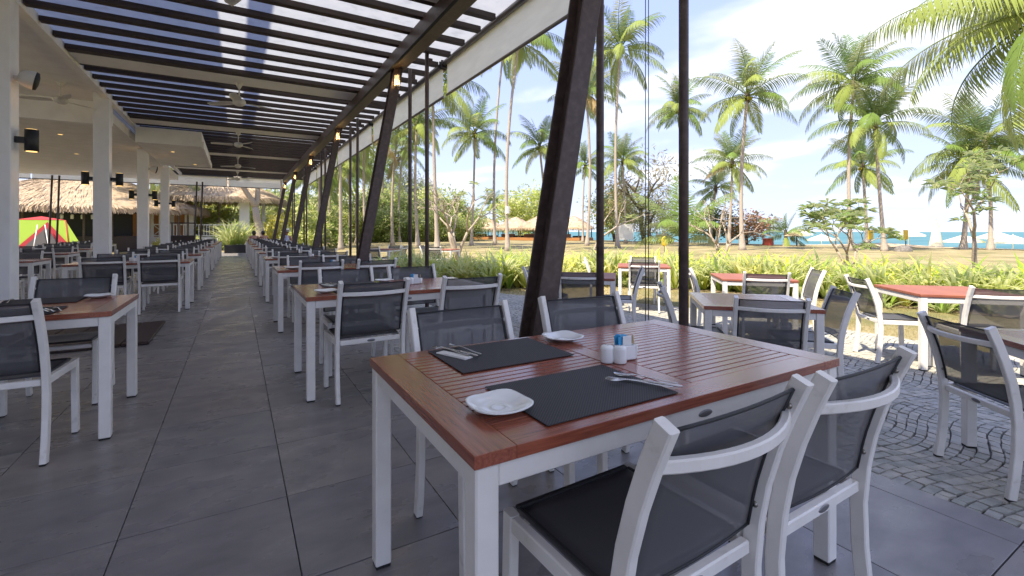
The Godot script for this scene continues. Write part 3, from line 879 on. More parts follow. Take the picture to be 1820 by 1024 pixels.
func build_building() -> void:
	# ceiling, slab and upper storey of the building along the aisle's left side
	var b := thing("restaurant_building", "white restaurant building with columns along the left of the aisle", "building", Vector3.ZERO)
	part(b, "ceiling", block(-9.98, -2.32, 3.975, 4.20, -2.4, 13.2), M.plaster)
	part(b, "ceiling", block(-9.98, -2.32, 3.58, 3.78, 13.2, 26.4), M.cream_plaster)
	part(b, "ceiling_step", block(-9.98, -2.32, 3.50, 3.974, 13.05, 13.198), M.plaster)
	part(b, "slab", block(-9.98, -2.46, 4.22, 4.40, -2.4, 26.6), M.plaster)
	part(b, "upper_wall", block(-2.80, -2.50, 4.40, 7.55, -2.4, 30.0), M.plaster)
	part(b, "roof_rail", block(-2.72, -2.58, 8.36, 8.60, -2.4, 30.0, 0.01), M.brown_steel)
	for k in 9: part(b, "rail_post", block(-2.68, -2.62, 7.55, 8.36, -2.3 + k * 3.9, -2.24 + k * 3.9), M.brown_steel)
	part(b, "back_wall", block(-10.2, -9.98, -0.1, 4.2, -2.4, 7.0), M.cream_plaster)
	part(b, "edge_trim", block(-2.34, -2.20, 3.985, 4.018, -2.4, 26.6), M.plaster)
	# dropped soffit over the aisle
	var s := part(b, "soffit", block(-2.19, -0.80, 3.46, 3.855, 14.9, 19.6, 0.004), M.plaster)
	part(b, "soffit_trim", block(-0.798, -0.75, 3.43, 3.60, 14.88, 19.62, 0.003), M.plaster)
	# columns
	var ordinal := ["nearest", "second", "third", "fourth"]
	for k in 4:
		var a: float = [7.42, 12.17, 16.92, 21.67][k]
		var t := thing("column", "%s square white column along the left row" % ordinal[k], "column", V(-2.325, 0, a + 0.125), 0.0, "white columns")
		part(t, "shaft", block(-0.125, 0.125, 0.0, 3.975 if k < 2 else 3.58, -0.125, 0.125, 0.006), M.plaster)
		part(t, "plinth", block(-0.135, 0.135, 0.0, 0.10, -0.135, 0.135, 0.004), M.plaster)
		for sx in [-1, 1]:
			if k == 0 and sx < 0: continue
			column_lamp(V(-2.325 + sx * 0.125, 2.27, a + 0.125), sx, ordinal[k])
	speaker(V(-2.20, 2.97, 7.52), "nearest")
	speaker(V(-2.20, 3.02, 17.0), "third")
	# downlights
	var spots := [[-3.6, 3.975, 11.6, "upper ceiling"], [-3.7, 3.58, 15.4, "lower ceiling beside the second column"], [-4.2, 3.58, 19.0, "lower ceiling beside the third column"], [-1.55, 3.46, 16.2, "dropped soffit, nearer"], [-1.2, 3.46, 18.9, "dropped soffit, farther"]]
	for p in spots:
		var t := thing("downlight", "small lit downlight in the %s" % p[3], "downlight", V(p[0], p[1], p[2]), 0.0, "ceiling downlights")
		part(t, "ring", lathe_mesh([Vector2(0.075, 0.0), Vector2(0.075, -0.006), Vector2(0.055, -0.008), Vector2(0.05, 0.0)], 18), M.fan_white)
		part(t, "lamp", lathe_mesh([Vector2(0.0, -0.003), Vector2(0.052, -0.003), Vector2(0.052, -0.0005)], 18), M.lamp_glow)
		var l := SpotLight3D.new()
		l.name = "downlight_light"
		l.rotation.x = -PI / 2
		l.position.y = -0.02
		l.spot_angle = 50
		l.light_energy = 0.12
		l.light_color = Color(1.0, 0.83, 0.58)
		l.spot_range = 12
		l.spot_attenuation = 2.0
		l.light_size = 0.05
		l.shadow_enabled = true
		t.add_child(l)
	# service station by the third column
	var w := thing("service_station", "dark wooden service station with a raised shelf beyond the columns", "cabinet", V(-1.95, 0, 24.3))
	part(w, "cabinet", block(-0.42, 0.42, 0.04, 1.05, -0.25, 0.25, 0.008), M.dark_boards)
	for sx in [-1, 1]: part(w, "upright", block(sx * 0.40 - 0.025, sx * 0.40 + 0.025, 1.05, 1.55, -0.03, 0.03, 0.004), M.dark_boards)
	part(w, "shelf", block(-0.44, 0.44, 1.55, 1.60, -0.22, 0.22, 0.006), M.dark_boards)
	for sx in [-1, 1]: part(w, "door", block(sx * 0.205 - 0.19, sx * 0.205 + 0.19, 0.10, 0.98, -0.265, -0.252, 0.003), M.dark_boards)
	# paired slim posts at the far end
	for k in 2:
		for sx in 2:
			var p := thing("slim_post", "%s slim dark post of the pair at the %s of the far end" % [["left", "right"][sx], ["building side", "aisle side"][k]], "post", V([-6.7, -1.72][k] + sx * 0.24, 0, 26.35), 0.0, "paired slim posts at the far end")
			part(p, "shaft", tube_mesh([Vector3(0, 0, 0), Vector3(0.12 - 0.02 * sx, 3.55, 0)], [0.035], 10), M.brown_steel)
			part(p, "foot", lathe_mesh([Vector2(0.07, 0), Vector2(0.07, 0.015), Vector2(0, 0.016)], 12), M.brown_steel)
	fans()

func column_lamp(at: Vector3, sx: int, which: String) -> void:
	var t := thing("column_lamp", "black cylinder wall lamp on the %s of the %s white column" % ["aisle side" if sx > 0 else "inner side", which], "lamp", at, 0.0, "black lamps on the columns")
	part(t, "arm", block(minf(0, sx * 0.09), maxf(0, sx * 0.09), -0.035, 0.035, -0.03, 0.03, 0.003), M.black_metal)
	part(t, "cylinder", tube_mesh([Vector3(sx * 0.14, -0.125, 0), Vector3(sx * 0.14, 0.125, 0)], [0.062], 18), M.black_metal)
	part(t, "lamp_face", lathe_mesh([Vector2(0, 0), Vector2(0.05, 0.0), Vector2(0.05, 0.003)], 16), M.lamp_glow, Vector3(sx * 0.14, -0.130, 0))
	part(t, "lamp_face", lathe_mesh([Vector2(0.05, -0.003), Vector2(0.05, 0.0), Vector2(0, 0)], 16), M.lamp_glow, Vector3(sx * 0.14, 0.130, 0))
	for s in [-1, 1]:
		var l := SpotLight3D.new()
		l.name = "column_lamp_light"
		l.rotation.x = s * PI / 2
		l.position = Vector3(sx * 0.14, s * 0.14, 0)
		l.spot_angle = 42
		l.light_energy = 0.025
		l.light_color = Color(1.0, 0.72, 0.40)
		l.spot_range = 8
		l.spot_attenuation = 2.0
		l.light_size = 0.04
		l.shadow_enabled = true
		t.add_child(l)

func speaker(at: Vector3, which: String) -> void:
	var t := thing("wall_speaker", "round white wall speaker with black grille on the %s column" % which, "speaker", at)
	var ax := Vector3(0.93, -0.20, -0.22).normalized()
	var sd := ax.cross(Vector3.UP).normalized()
	var b := Basis(sd, ax, sd.cross(ax))
	part(t, "bracket", box_mesh(Vector3(0.05, 0.06, 0.04), 0.004), M.fan_white, Vector3(0.02, 0, 0))
	part(t, "housing", lathe_mesh([Vector2(0, -0.08), Vector2(0.05, -0.075), Vector2(0.085, -0.04), Vector2(0.105, 0.02), Vector2(0.108, 0.06)], 22), M.fan_white, Vector3(0.12, 0, 0.03), b)
	part(t, "grille", lathe_mesh([Vector2(0.108, 0.06), Vector2(0.10, 0.085), Vector2(0.05, 0.097), Vector2(0, 0.10)], 22), M.black_metal, Vector3(0.12, 0, 0.03), b)

func fans() -> void:
	var blade := begin(true)
	grid_sheet(blade, 8, 4, func(u, v):
		var w := 0.052 + 0.03 * sin(PI * minf(u * 1.15, 1.0))
		if u > 0.93: w *= 0.6
		return Vector3(0.12 + 0.50 * u, 0.012 * (v - 0.5) * 2.0, (0.5 - v) * 2.0 * w), 0.006)
	var bm := done(blade)
	var rod := tube_mesh([Vector3(0, 0.0, 0), Vector3(0, -0.30, 0)], [0.012], 10)
	var cup := lathe_mesh([Vector2(0.018, -0.095), Vector2(0.035, -0.06), Vector2(0.062, -0.005), Vector2(0.064, 0.0)], 18)
	var hub := lathe_mesh([Vector2(0, -0.075), Vector2(0.05, -0.07), Vector2(0.085, -0.05), Vector2(0.105, -0.015), Vector2(0.105, 0.015), Vector2(0.085, 0.045), Vector2(0.04, 0.06), Vector2(0, 0.062)], 22)
	var ordinal := ["nearest", "second", "third", "fourth", "fifth"]
	for k in 6:
		var at := V(0.04, 3.86, 4.95 + BAY * k) if k < 5 else V(-2.80, 3.975, 11.7)
		var t := thing("ceiling_fan", ("%s white three-blade ceiling fan hanging over the aisle" % ordinal[k]) if k < 5 else "white ceiling fan inside, left of the second column", "fan", at, [1.75, 0.35, 1.0, 0.5, 0.2, 0.9][k], "white ceiling fans")
		part(t, "rod", rod, M.fan_white)
		part(t, "canopy", cup, M.fan_white)
		part(t, "motor", hub, M.fan_white, Vector3(0, -0.33, 0))
		for i in 3:
			part(t, "blade", bm, M.fan_white, Vector3(0, -0.335, 0), Basis(Vector3.UP, TAU * i / 3))

func furnish() -> void:
	build_chair_meshes()
	chair_near = make_chair(true)
	chair_far = make_chair(false)
	var ord := ["nearest", "second", "third", "fourth", "fifth", "sixth", "seventh", "eighth", "ninth", "tenth", "eleventh"]
	var long_near := make_table(1.478, 0.872, true, M.wood_along, M.wood_across)
	var long_far := make_table(1.478, 0.872, false, M.wood_along, M.wood_across)
	var square_near := make_table(0.88, 0.88, true, M.wood_along, M.wood_across)
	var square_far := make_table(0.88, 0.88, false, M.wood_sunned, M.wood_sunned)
	rng.seed = 77
	# the row on the garden side of the aisle
	var right := [0.865, 3.56, 6.20, 8.98, 11.70, 14.42, 17.12, 19.85, 22.5, 25.1, 27.9]
	for k in right.size():
		var a: float = right[k]
		var o := copy(long_near if k < 3 else long_far, "", V(0.420 + 0.739, 0, a + 0.436), 0.0)
		tag(o, "%s wood-topped white table in the row on the garden side" % ord[k], "table", "long tables on the garden side")
		for side in 2:
			for seat in 2:
				if k == right.size() - 1 and side == 1: continue
				var x: float = [0.845, 1.50][seat] + rng.randf_range(-0.03, 0.03)
				if k == 0: x = [[0.880, 1.435], [0.905, 1.580]][side][seat]
				if k == 1: x = [[0.835, 1.610], [0.90, 1.55]][side][seat]
				var z: float = a + 0.055 + rng.randf_range(-0.03, 0.03) if side == 0 else a + 0.872 - 0.07 + rng.randf_range(-0.03, 0.05)
				if k == 0: z = a + 0.020 if side == 0 else a + 0.872 - 0.030
				var turn := (0.0 if side == 0 else PI) + rng.randf_range(-0.09, 0.09)
				if k == 0: turn = [[0.035, 0.02], [PI + 0.02, PI - 0.10]][side][seat]
				chair("chair at the %s garden-side table, %s side, %s seat" % [ord[k], ["viewer's", "far"][side], ["aisle", "garden"][seat]], V(x, 0, z), turn, k < 3)
	# the row on the building side
	var left := [3.52, 8.80, 11.45, 14.40, 17.30, 20.2, 23.1, 26.0]
	for k in left.size():
		var a: float = left[k]
		var o := copy(long_near if k == 0 else long_far, "", V(-0.625 - 0.739, 0, a + 0.436), 0.0)
		tag(o, "%s wood-topped white table in the row on the building side" % ord[k], "table", "long tables on the building side")
		for side in 2:
			for seat in 2:
				var x: float = [-1.05, -1.70][seat] + rng.randf_range(-0.03, 0.03)
				if k == 1 and side == 0: x = [-0.985, -1.62][seat]
				var z: float = a + 0.05 + rng.randf_range(-0.03, 0.03) if side == 0 else a + 0.872 - 0.06 + rng.randf_range(-0.03, 0.05)
				if k == 0 and side == 0: z = a + 0.02
				if k == 0 and side == 1: z = a + 1.02
				if k == 1 and side == 0: z = a - 0.02
				chair("chair at the %s building-side table, %s side, %s seat" % [ord[k], ["viewer's", "far"][side], ["aisle", "inner"][seat]], V(x, 0, z), (0.0 if side == 0 else PI) + rng.randf_range(-0.09, 0.09), k == 0)
	# a second column of tables inside, behind the columns
	var inner := [10.2, 13.4, 16.6, 19.6, 22.4]
	for k in inner.size():
		var a: float = inner[k]
		var xr := -2.75 - 0.10 * (a - 10.0)
		var o := copy(long_far, "", V(xr - 0.739, 0, a + 0.436), 0.0)
		tag(o, "%s wood-topped white table inside, left of the columns" % ord[k], "table", "long tables behind the columns")
		for side in 2:
			for seat in 2:
				chair("chair at the %s table behind the columns, %s side, %s seat" % [ord[k], ["viewer's", "far"][side], ["column", "inner"][seat]], V(xr - [0.42, 1.08][seat], 0, a + 0.04 if side == 0 else a + 0.83), 0.0 if side == 0 else PI, false)
	# square tables on the patio, turned about 44 degrees; sides: 0 = -u, 1 = +v, 2 = -v, 3 = +u
	var th := deg_to_rad(-44)
	var patio := [[3.90, 2.50, [0, 1, 2], true, "in the roof's shade"], [5.98, 3.80, [0, 1, 2], false, "mid-patio in sun"], [6.32, 1.90, [0, 2], false, "at the far right lawn edge"], [6.35, 6.10, [0, 3, 2], false, "behind the wires"], [4.17, 5.12, [0, 1, 2], false, "behind the near post"], [3.97, 0.50, [2], true, "cut off at the right"], [4.45, 16.4, [0, 1, 2, 3], false, "on the lawn beyond the second post"], [6.2, 15.2, [0, 2], false, "beside the bare frangipani"]]
	var sides := ["viewer's side", "right side", "left side", "far side"]
	for p in patio:
		var at := V(p[0], GROUND + 0.008, p[1])
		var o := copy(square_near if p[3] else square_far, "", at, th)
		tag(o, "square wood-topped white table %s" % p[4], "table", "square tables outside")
		for s in p[2]:
			var turn: float = [th - 0.0, th + PI / 2, th - PI / 2, th + PI][s]
			# local forward (-z) of the chair points to the table
			var dir := Basis(Vector3.UP, turn) * Vector3.FORWARD
			var off := 0.44 if p[3] else 0.50
			if p[0] == 6.35 and s == 2: off = 0.75
			chair("chair on the %s of the square table %s" % [sides[s], p[4]], at - dir * off, turn + rng.randf_range(-0.1, 0.1), p[1] < 6.5, "chairs around the square tables outside")
	for k in [long_near, long_far, square_near, square_far]: k.free()
	chair_near.free()
	chair_far.free()

# ------------------------------------------------------------------ garden and shore
func build_ground() -> void:
	var st := begin()
	# lawn reaches from beyond the terrace to the shore
	var xs := [-70.0, -20.0, -10.2, 2.736, 6.0, 12.0, 20.0, 30.0, 40.0, 46.0, 50.0]
	var zs := [-60.0, -20.0, -6.0, 0.0, 6.0, 12.0, 20.0, 31.9, 45.0, 60.0, 90.0, 150.0, 320.0]
	for i in xs.size() - 1:
		for j in zs.size() - 1:
			quad_out(st, V(xs[i], GROUND - 0.012, zs[j]), V(xs[i + 1], GROUND - 0.012, zs[j]), V(xs[i + 1], GROUND - 0.012, zs[j + 1]), V(xs[i], GROUND - 0.012, zs[j + 1]), V(0, -50, 0))
	structure("lawn", done(st), M.lawn)
	st = begin(true)
	var n := FastNoiseLite.new()
	n.seed = 4
	n.frequency = 0.05
	for j in 95:
		var z0 := -60.0 + j * 4.0
		var f := func(u, z):
			var x: float = 49.0 + u * 16.0 + n.get_noise_2d(z, 3.0) * 2.0
			var y := lerpf(GROUND + 0.02, -1.7, smoothstep(0.05, 1.0, u)) + 0.10 * n.get_noise_2d(z * 2.0, u * 30.0)
			if absf(z - 20.0) < 5.0 and u < 0.35: y += 0.38 * cos((z - 20.0) / 5.0 * PI / 2) * sin(clampf(u / 0.35, 0, 1) * PI)
			return V(x, y, z)
		for i in 8:
			quad_out(st, f.call(i / 8.0, z0), f.call((i + 1) / 8.0, z0), f.call((i + 1) / 8.0, z0 + 4.0), f.call(i / 8.0, z0 + 4.0), V(50, -60, z0))
	structure("beach", done(st), M.sand)
	st = begin()
	quad_out(st, V(52, -1.25, -2500), V(9000, -1.25, -2500), V(9000, -1.25, 9000), V(52, -1.25, 9000), V(0, -500, 0))
	structure("sea", done(st), M.sea)
	# low headland across the bay
	st = begin(true)
	var pts := []
	for i in 61:
		var u := i / 60.0
		var c := V(lerpf(300, 1180, u), 0, lerpf(2100, 1830, u))
		var h := 52.0 * (0.35 + 0.65 * pow(1.0 - u, 0.5)) * (0.75 + 0.5 * n.get_noise_1d(u * 160.0)) * smoothstep(1.0, 0.9, u)
		pts.append([c, maxf(h, 0.2)])
	for i in 60:
		var a: Vector3 = pts[i][0]
		var b: Vector3 = pts[i + 1][0]
		var ha := Vector3.UP * float(pts[i][1])
		var hb := Vector3.UP * float(pts[i + 1][1])
		var near := V(-30, 0, -110)
		var far := V(40, 0, 140)
		quad(st, a + near - Vector3.UP, a + ha * 0.75, b + hb * 0.75, b + near - Vector3.UP)
		quad(st, a + ha * 0.75, a + ha + far * 0.4, b + hb + far * 0.4, b + hb * 0.75)
		quad(st, a + ha + far * 0.4, a + far * 2, b + far * 2, b + hb + far * 0.4)
	structure("far_headland", done(st), M.headland)
	# soil bed under the lilies
	st = begin()
	for i in HEDGE.size() - 1:
		var p: Vector2 = HEDGE[i]
		var q: Vector2 = HEDGE[i + 1]
		var d := (q - p).normalized().orthogonal() * 0.75
		quad_out(st, V(p.x - d.x, GROUND - 0.004 + 0.0007 * i, p.y - d.y), V(q.x - d.x, GROUND - 0.004 + 0.0007 * i, q.y - d.y), V(q.x + d.x, GROUND - 0.004 + 0.0007 * i, q.y + d.y), V(p.x + d.x, GROUND - 0.004 + 0.0007 * i, p.y + d.y), V(5, -9, 5))
	structure("planting_bed", done(st), M.soil)

const HEDGE := [Vector2(3.7, 12.6), Vector2(4.7, 10.9), Vector2(5.9, 9.9), Vector2(7.6, 9.9), Vector2(9.0, 9.0), Vector2(9.9, 7.2), Vector2(10.6, 5.4), Vector2(11.1, 3.6), Vector2(11.4, 1.6), Vector2(11.6, -0.6)]

const ROW := ["garden-side", "middle", "terrace-side"]
const SEG := ["beyond the second pair of poles", "behind the second table", "left of the near leaning post", "behind the near leaning post", "behind the thin wires", "right of the round pole", "behind the sunny middle table", "before the tallest palm", "at the far right"]

# A clump of arching strap leaves.
func strap_clump(seed_: int, leaves: int, long: float, wide: float, up: float) -> ArrayMesh:
	var r := RandomNumberGenerator.new()
	r.seed = seed_
	var st := begin(true)
	for i in leaves:
		var a := TAU * i / leaves + r.randf_range(-0.4, 0.4)
		var e := r.randf_range(up - 0.45, minf(up + 0.35, 1.5))
		var l := long * r.randf_range(0.65, 1.1)
		var dir := Vector3(cos(a), 0, sin(a))
		var side := Vector3(-sin(a), 0, cos(a))
		var p := dir * r.randf_range(0.01, 0.06)
		var n := 6
		var prev := []
		for k in n + 1:
			var u := float(k) / n
			var w: float = wide * (0.5 + 1.0 * u if u < 0.5 else 2.0 * (1.0 - u)) * 0.5 + 0.001
			var cur := [p - side * w + Vector3.UP * w * 0.35, p - Vector3.UP * w * 0.1, p + side * w + Vector3.UP * w * 0.35]
			if k > 0:
				quad(st, prev[0], cur[0], cur[1], prev[1])
				quad(st, prev[1], cur[1], cur[2], prev[2])
			prev = cur
			var ang := e - u * u * r.randf_range(1.0, 1.9)
			p += (dir * cos(ang) + Vector3.UP * sin(ang)) * l / n
	return done(st)

func build_hedge() -> void:
	var meshes := []
	for i in 7: meshes.append(strap_clump(100 + i, 38 + i, 0.98, 0.060, 1.22))
	var small := []
	for i in 3: small.append(strap_clump(150 + i, 16, 0.45, 0.042, 0.95))
	var spiky := []
	for i in 4: spiky.append(strap_clump(170 + i, 60, 1.0, 0.022, 1.35))
	rng.seed = 303
	var group := "yellow-green strap-leaved plants in the bed"
	for i in HEDGE.size() - 1:
		var p: Vector2 = HEDGE[i]
		var q: Vector2 = HEDGE[i + 1]
		var n := int((q - p).length() / 0.235) + 1
		var d := (q - p).normalized().orthogonal()
		for k in n:
			for row in 3:
				var c := p.lerp(q, (k + rng.randf_range(0.1, 0.9)) / n) + d * ((row - 1) * 0.42 + rng.randf_range(-0.14, 0.14))
				var green := i < 2 and row < 2 or (i == 2 and row == 0 and k < 3)
				var m: Material = M.lily
				var roll := rng.randf()
				if roll < 0.20: m = M.lily_pale
				elif roll < 0.46: m = M.lily_dark
				var mesh: Mesh = meshes[rng.randi() % meshes.size()]
				if green: mesh = spiky[rng.randi() % spiky.size()]
				var o := solo("spiky_shrub" if green else "lily_clump", mesh, M.lily_dark if green and roll < 0.7 else m, "dark green narrow-leaved plant, %s row of the bed, %s" % [ROW[row], SEG[i]] if green else "%s strap-leaved clump, %s row of the bed, %s" % ["pale yellow" if m == M.lily_pale else "deep green" if m == M.lily_dark else "yellow-green", ROW[row], SEG[i]], "plant", V(c.x, GROUND - 0.01, c.y), rng.randf() * TAU, "narrow-leaved green plants" if green else group)
				o.scale = Vector3.ONE * rng.randf_range(0.78, 1.22)
		for k in 2:
			if i < 3: continue
			var c := p.lerp(q, rng.randf()) - d * rng.randf_range(0.75, 0.95) * (1.0 if d.x > 0 else -1.0)
			solo("young_lily", small[k], M.lily_dark, "small young strap-leaved plant in front of the bed, " + SEG[i], "plant", V(c.x, GROUND - 0.01, c.y), rng.randf() * TAU, "small plants in front of the bed")
	# dry grass blades on the lawn beyond the pavers
	var b := begin()
	tri(b, Vector3(-0.003, 0, 0), Vector3(0, 0.045, 0.012), Vector3(0.003, 0, 0))
	tri(b, Vector3(0.006, 0, 0.004), Vector3(0.016, 0.034, -0.006), Vector3(0.010, 0, 0.002))
	tri(b, Vector3(-0.010, 0, -0.004), Vector3(-0.019, 0.030, 0.002), Vector3(-0.006, 0, -0.006))
	var mm := MultiMesh.new()
	mm.transform_format = MultiMesh.TRANSFORM_3D
	mm.mesh = done(b)
	var spots := []
	while spots.size() < 60000:
		var x := rng.randf_range(3.0, 16.0)
		var a := rng.randf_range(0.3, 18.0)
		if rng.randf() < clampf((x + a - 12.0) / 26.0, 0.0, 0.75): continue
		if x < edge_x(a) + 0.02: continue
		spots.append(Vector2(x, a))
	mm.instance_count = spots.size()
	for i in spots.size():
		mm.set_instance_transform(i, Transform3D(Basis(Vector3.UP, rng.randf() * TAU).scaled(Vector3.ONE * rng.randf_range(0.5, 1.25)), V(spots[i].x, GROUND - 0.013, spots[i].y)))
	var g := MultiMeshInstance3D.new()
	g.name = "grass"
	g.multimesh = mm
	g.material_override = M.grass_blade
	add_child(g)
	tag(g, "short dry grass of the lawn beyond the pavers", "grass", "", "stuff")

# ------------------------------------------------------------------ palms
var fronds := {}

func frond_mesh(seed_: int, start: float, droop: float, leaflets: int, sag: float, wide := 0.0070) -> ArrayMesh:
	# unit length along +x; start = rise at the base (radians), droop = how much it bends down to the tip
	var r := RandomNumberGenerator.new()
	r.seed = seed_
	var st := begin(true)
	var pts := []
	var dirs := []
	var p := Vector3.ZERO
	var n := 24
	var twist := r.randf_range(-0.25, 0.25)
	for i in n + 1:
		var u := float(i) / n
		var e := start - droop * pow(u, 1.35)
		var d := Vector3(cos(e), sin(e), twist * u * 0.5).normalized()
		pts.append(p)
		dirs.append(d)
		p += d / n
	var rad := []
	for i in n + 1: rad.append(lerpf(0.011, 0.0016, pow(float(i) / n, 0.7)))
	tube(st, pts, rad, 5, false)
	for s in [-1.0, 1.0]:
		for k in leaflets:
			var u := 0.14 + 0.86 * (k + r.randf_range(0.0, 0.8)) / leaflets
			var fi := clampf(u * n, 0, n - 0.001)
			var i := int(fi)
			var q: Vector3 = pts[i].lerp(pts[i + 1], fi - i)
			var d: Vector3 = dirs[i]
			var side: Vector3 = d.cross(Vector3.UP).normalized() * s
			if side.length() < 0.5: side = Vector3(0, 0, s)
			var up: Vector3 = side.cross(d) * s
			var l: float = 0.265 * (0.35 + 0.65 * sin(PI * clampf(u * 0.92 + 0.10, 0, 1))) * r.randf_range(0.85, 1.1)
			if r.randf() < 0.05: l *= 0.5
			var dir: Vector3 = (side * 0.86 + d * lerpf(0.35, 0.95, u) + up * (0.32 - sag * 0.35 + r.randf_range(-0.12, 0.12))).normalized()
			var w := wide * (1.0 - 0.4 * u)
			var a := q
			var across: Vector3 = dir.cross(up).normalized() * w
			var prev := [a - across * 0.4, a + across * 0.4]
			for m in 3:
				var v := (m + 1) / 3.0
				dir = (dir + Vector3.DOWN * sag * 0.42).normalized()
				a += dir * l / 3.0
				var ww: Vector3 = across * [1.25, 0.85, 0.08][m]
				var cur := [a - ww, a + ww]
				quad(st, prev[0], cur[0], cur[1], prev[1])
				prev = cur
	return done(st)

func build_fronds() -> void:
	# from upright spears to hanging old fronds
	var kinds := [[1.45, 0.35, 0.35], [1.15, 0.95, 0.6], [0.85, 1.35, 0.85], [0.50, 1.55, 1.0], [0.12, 1.45, 1.15], [-0.35, 1.05, 1.2]]
	for k in kinds.size():
		for v in 2:
			fronds["%d_%d" % [k, v]] = frond_mesh(500 + k * 10 + v, kinds[k][0], kinds[k][1], 46, kinds[k][2] * 1.15, 0.0082)

func palm(label: String, base: Vector2, crown: Vector2, top: float, long: float, seed_: int, count := 24, girth := 0.15, spread := 1.0) -> Node3D:
	var r := RandomNumberGenerator.new()
	r.seed = seed_
	var ground := GROUND - 0.03
	var t := thing("coconut_palm", label, "palm tree", V(base.x, ground, base.y), 0.0, "coconut palms")
	var head := V(crown.x, top, crown.y) - V(base.x, ground, base.y)
	var pts := []
	var rad := []
	var n := 40
	for i in n + 1:
		var u := float(i) / n
		var bow := sin(PI * u) * 0.02 * top * sin(seed_ * 1.7)
		pts.append(Vector3(head.x * pow(u, 1.3) + bow, head.y * u, head.z * pow(u, 1.3) + bow * 0.5))
		var g := girth * (lerpf(1.0, 0.68, u) + 1.1 * exp(-u * top * 1.6))
		rad.append(g * (1.0 + (0.05 if i % 2 == 0 else -0.03)))
	part(t, "trunk", tube_mesh(pts, rad, 12), M.palm_bark)
	var fib := begin(true)
	lathe(fib, [Vector2(girth * 0.7, -0.5), Vector2(girth * 1.15, -0.15), Vector2(girth * 1.3, 0.15), Vector2(girth * 0.8, 0.45), Vector2(0.0, 0.6)], 10, head)
	part(t, "crown_shaft", done(fib), M.dark_bark)
	var tilt := Basis(Vector3(r.randfn(), 0, r.randfn()).normalized(), r.randf_range(0.0, 0.20))
	for i in count:
		var u := (i + r.randf_range(0.0, 0.9)) / count
		var k := clampi(int(pow(u, 1.05) * 6.0), 0, 5)
		var az := i * 2.39996 + r.randf_range(-0.3, 0.3)
		var m: Material = M.frond
		if k <= 1: m = M.frond_young
		elif k >= 4 and r.randf() < 0.55: m = M.frond_old
		elif r.randf() < 0.3: m = M.frond_old
		if k == 5 and r.randf() < 0.06: m = M.frond_dry
		var b := tilt * Basis(Vector3.UP, az) * Basis(Vector3.RIGHT, r.randf_range(-0.5, 0.5)) * Basis(Vector3.BACK, r.randf_range(-0.14, 0.14))
		var l: float = 1.12 * long * r.randf_range(0.85, 1.1) * (0.85 if k == 0 else 1.0) * spread
		part(t, "frond", fronds["%d_%d" % [k, r.randi() % 2]], m, head + Vector3(cos(az), 0, -sin(az)) * girth * 0.6 + Vector3.UP * (0.30 - 0.07 * k), b.scaled(Vector3.ONE * l))
	if seed_ % 3 != 0 and top > 6.0:
		var nut := lathe_mesh([Vector2(0, -0.15), Vector2(0.09, -0.11), Vector2(0.12, 0.0), Vector2(0.08, 0.11), Vector2(0, 0.15)], 9)
		for i in 5:
			var az := i * 1.3 + seed_
			part(t, "coconut", nut, M.frond_old if i % 2 else M.croton, head + Vector3(cos(az) * 0.24, -0.16 - 0.1 * (i % 2), sin(az) * 0.24))
	return t

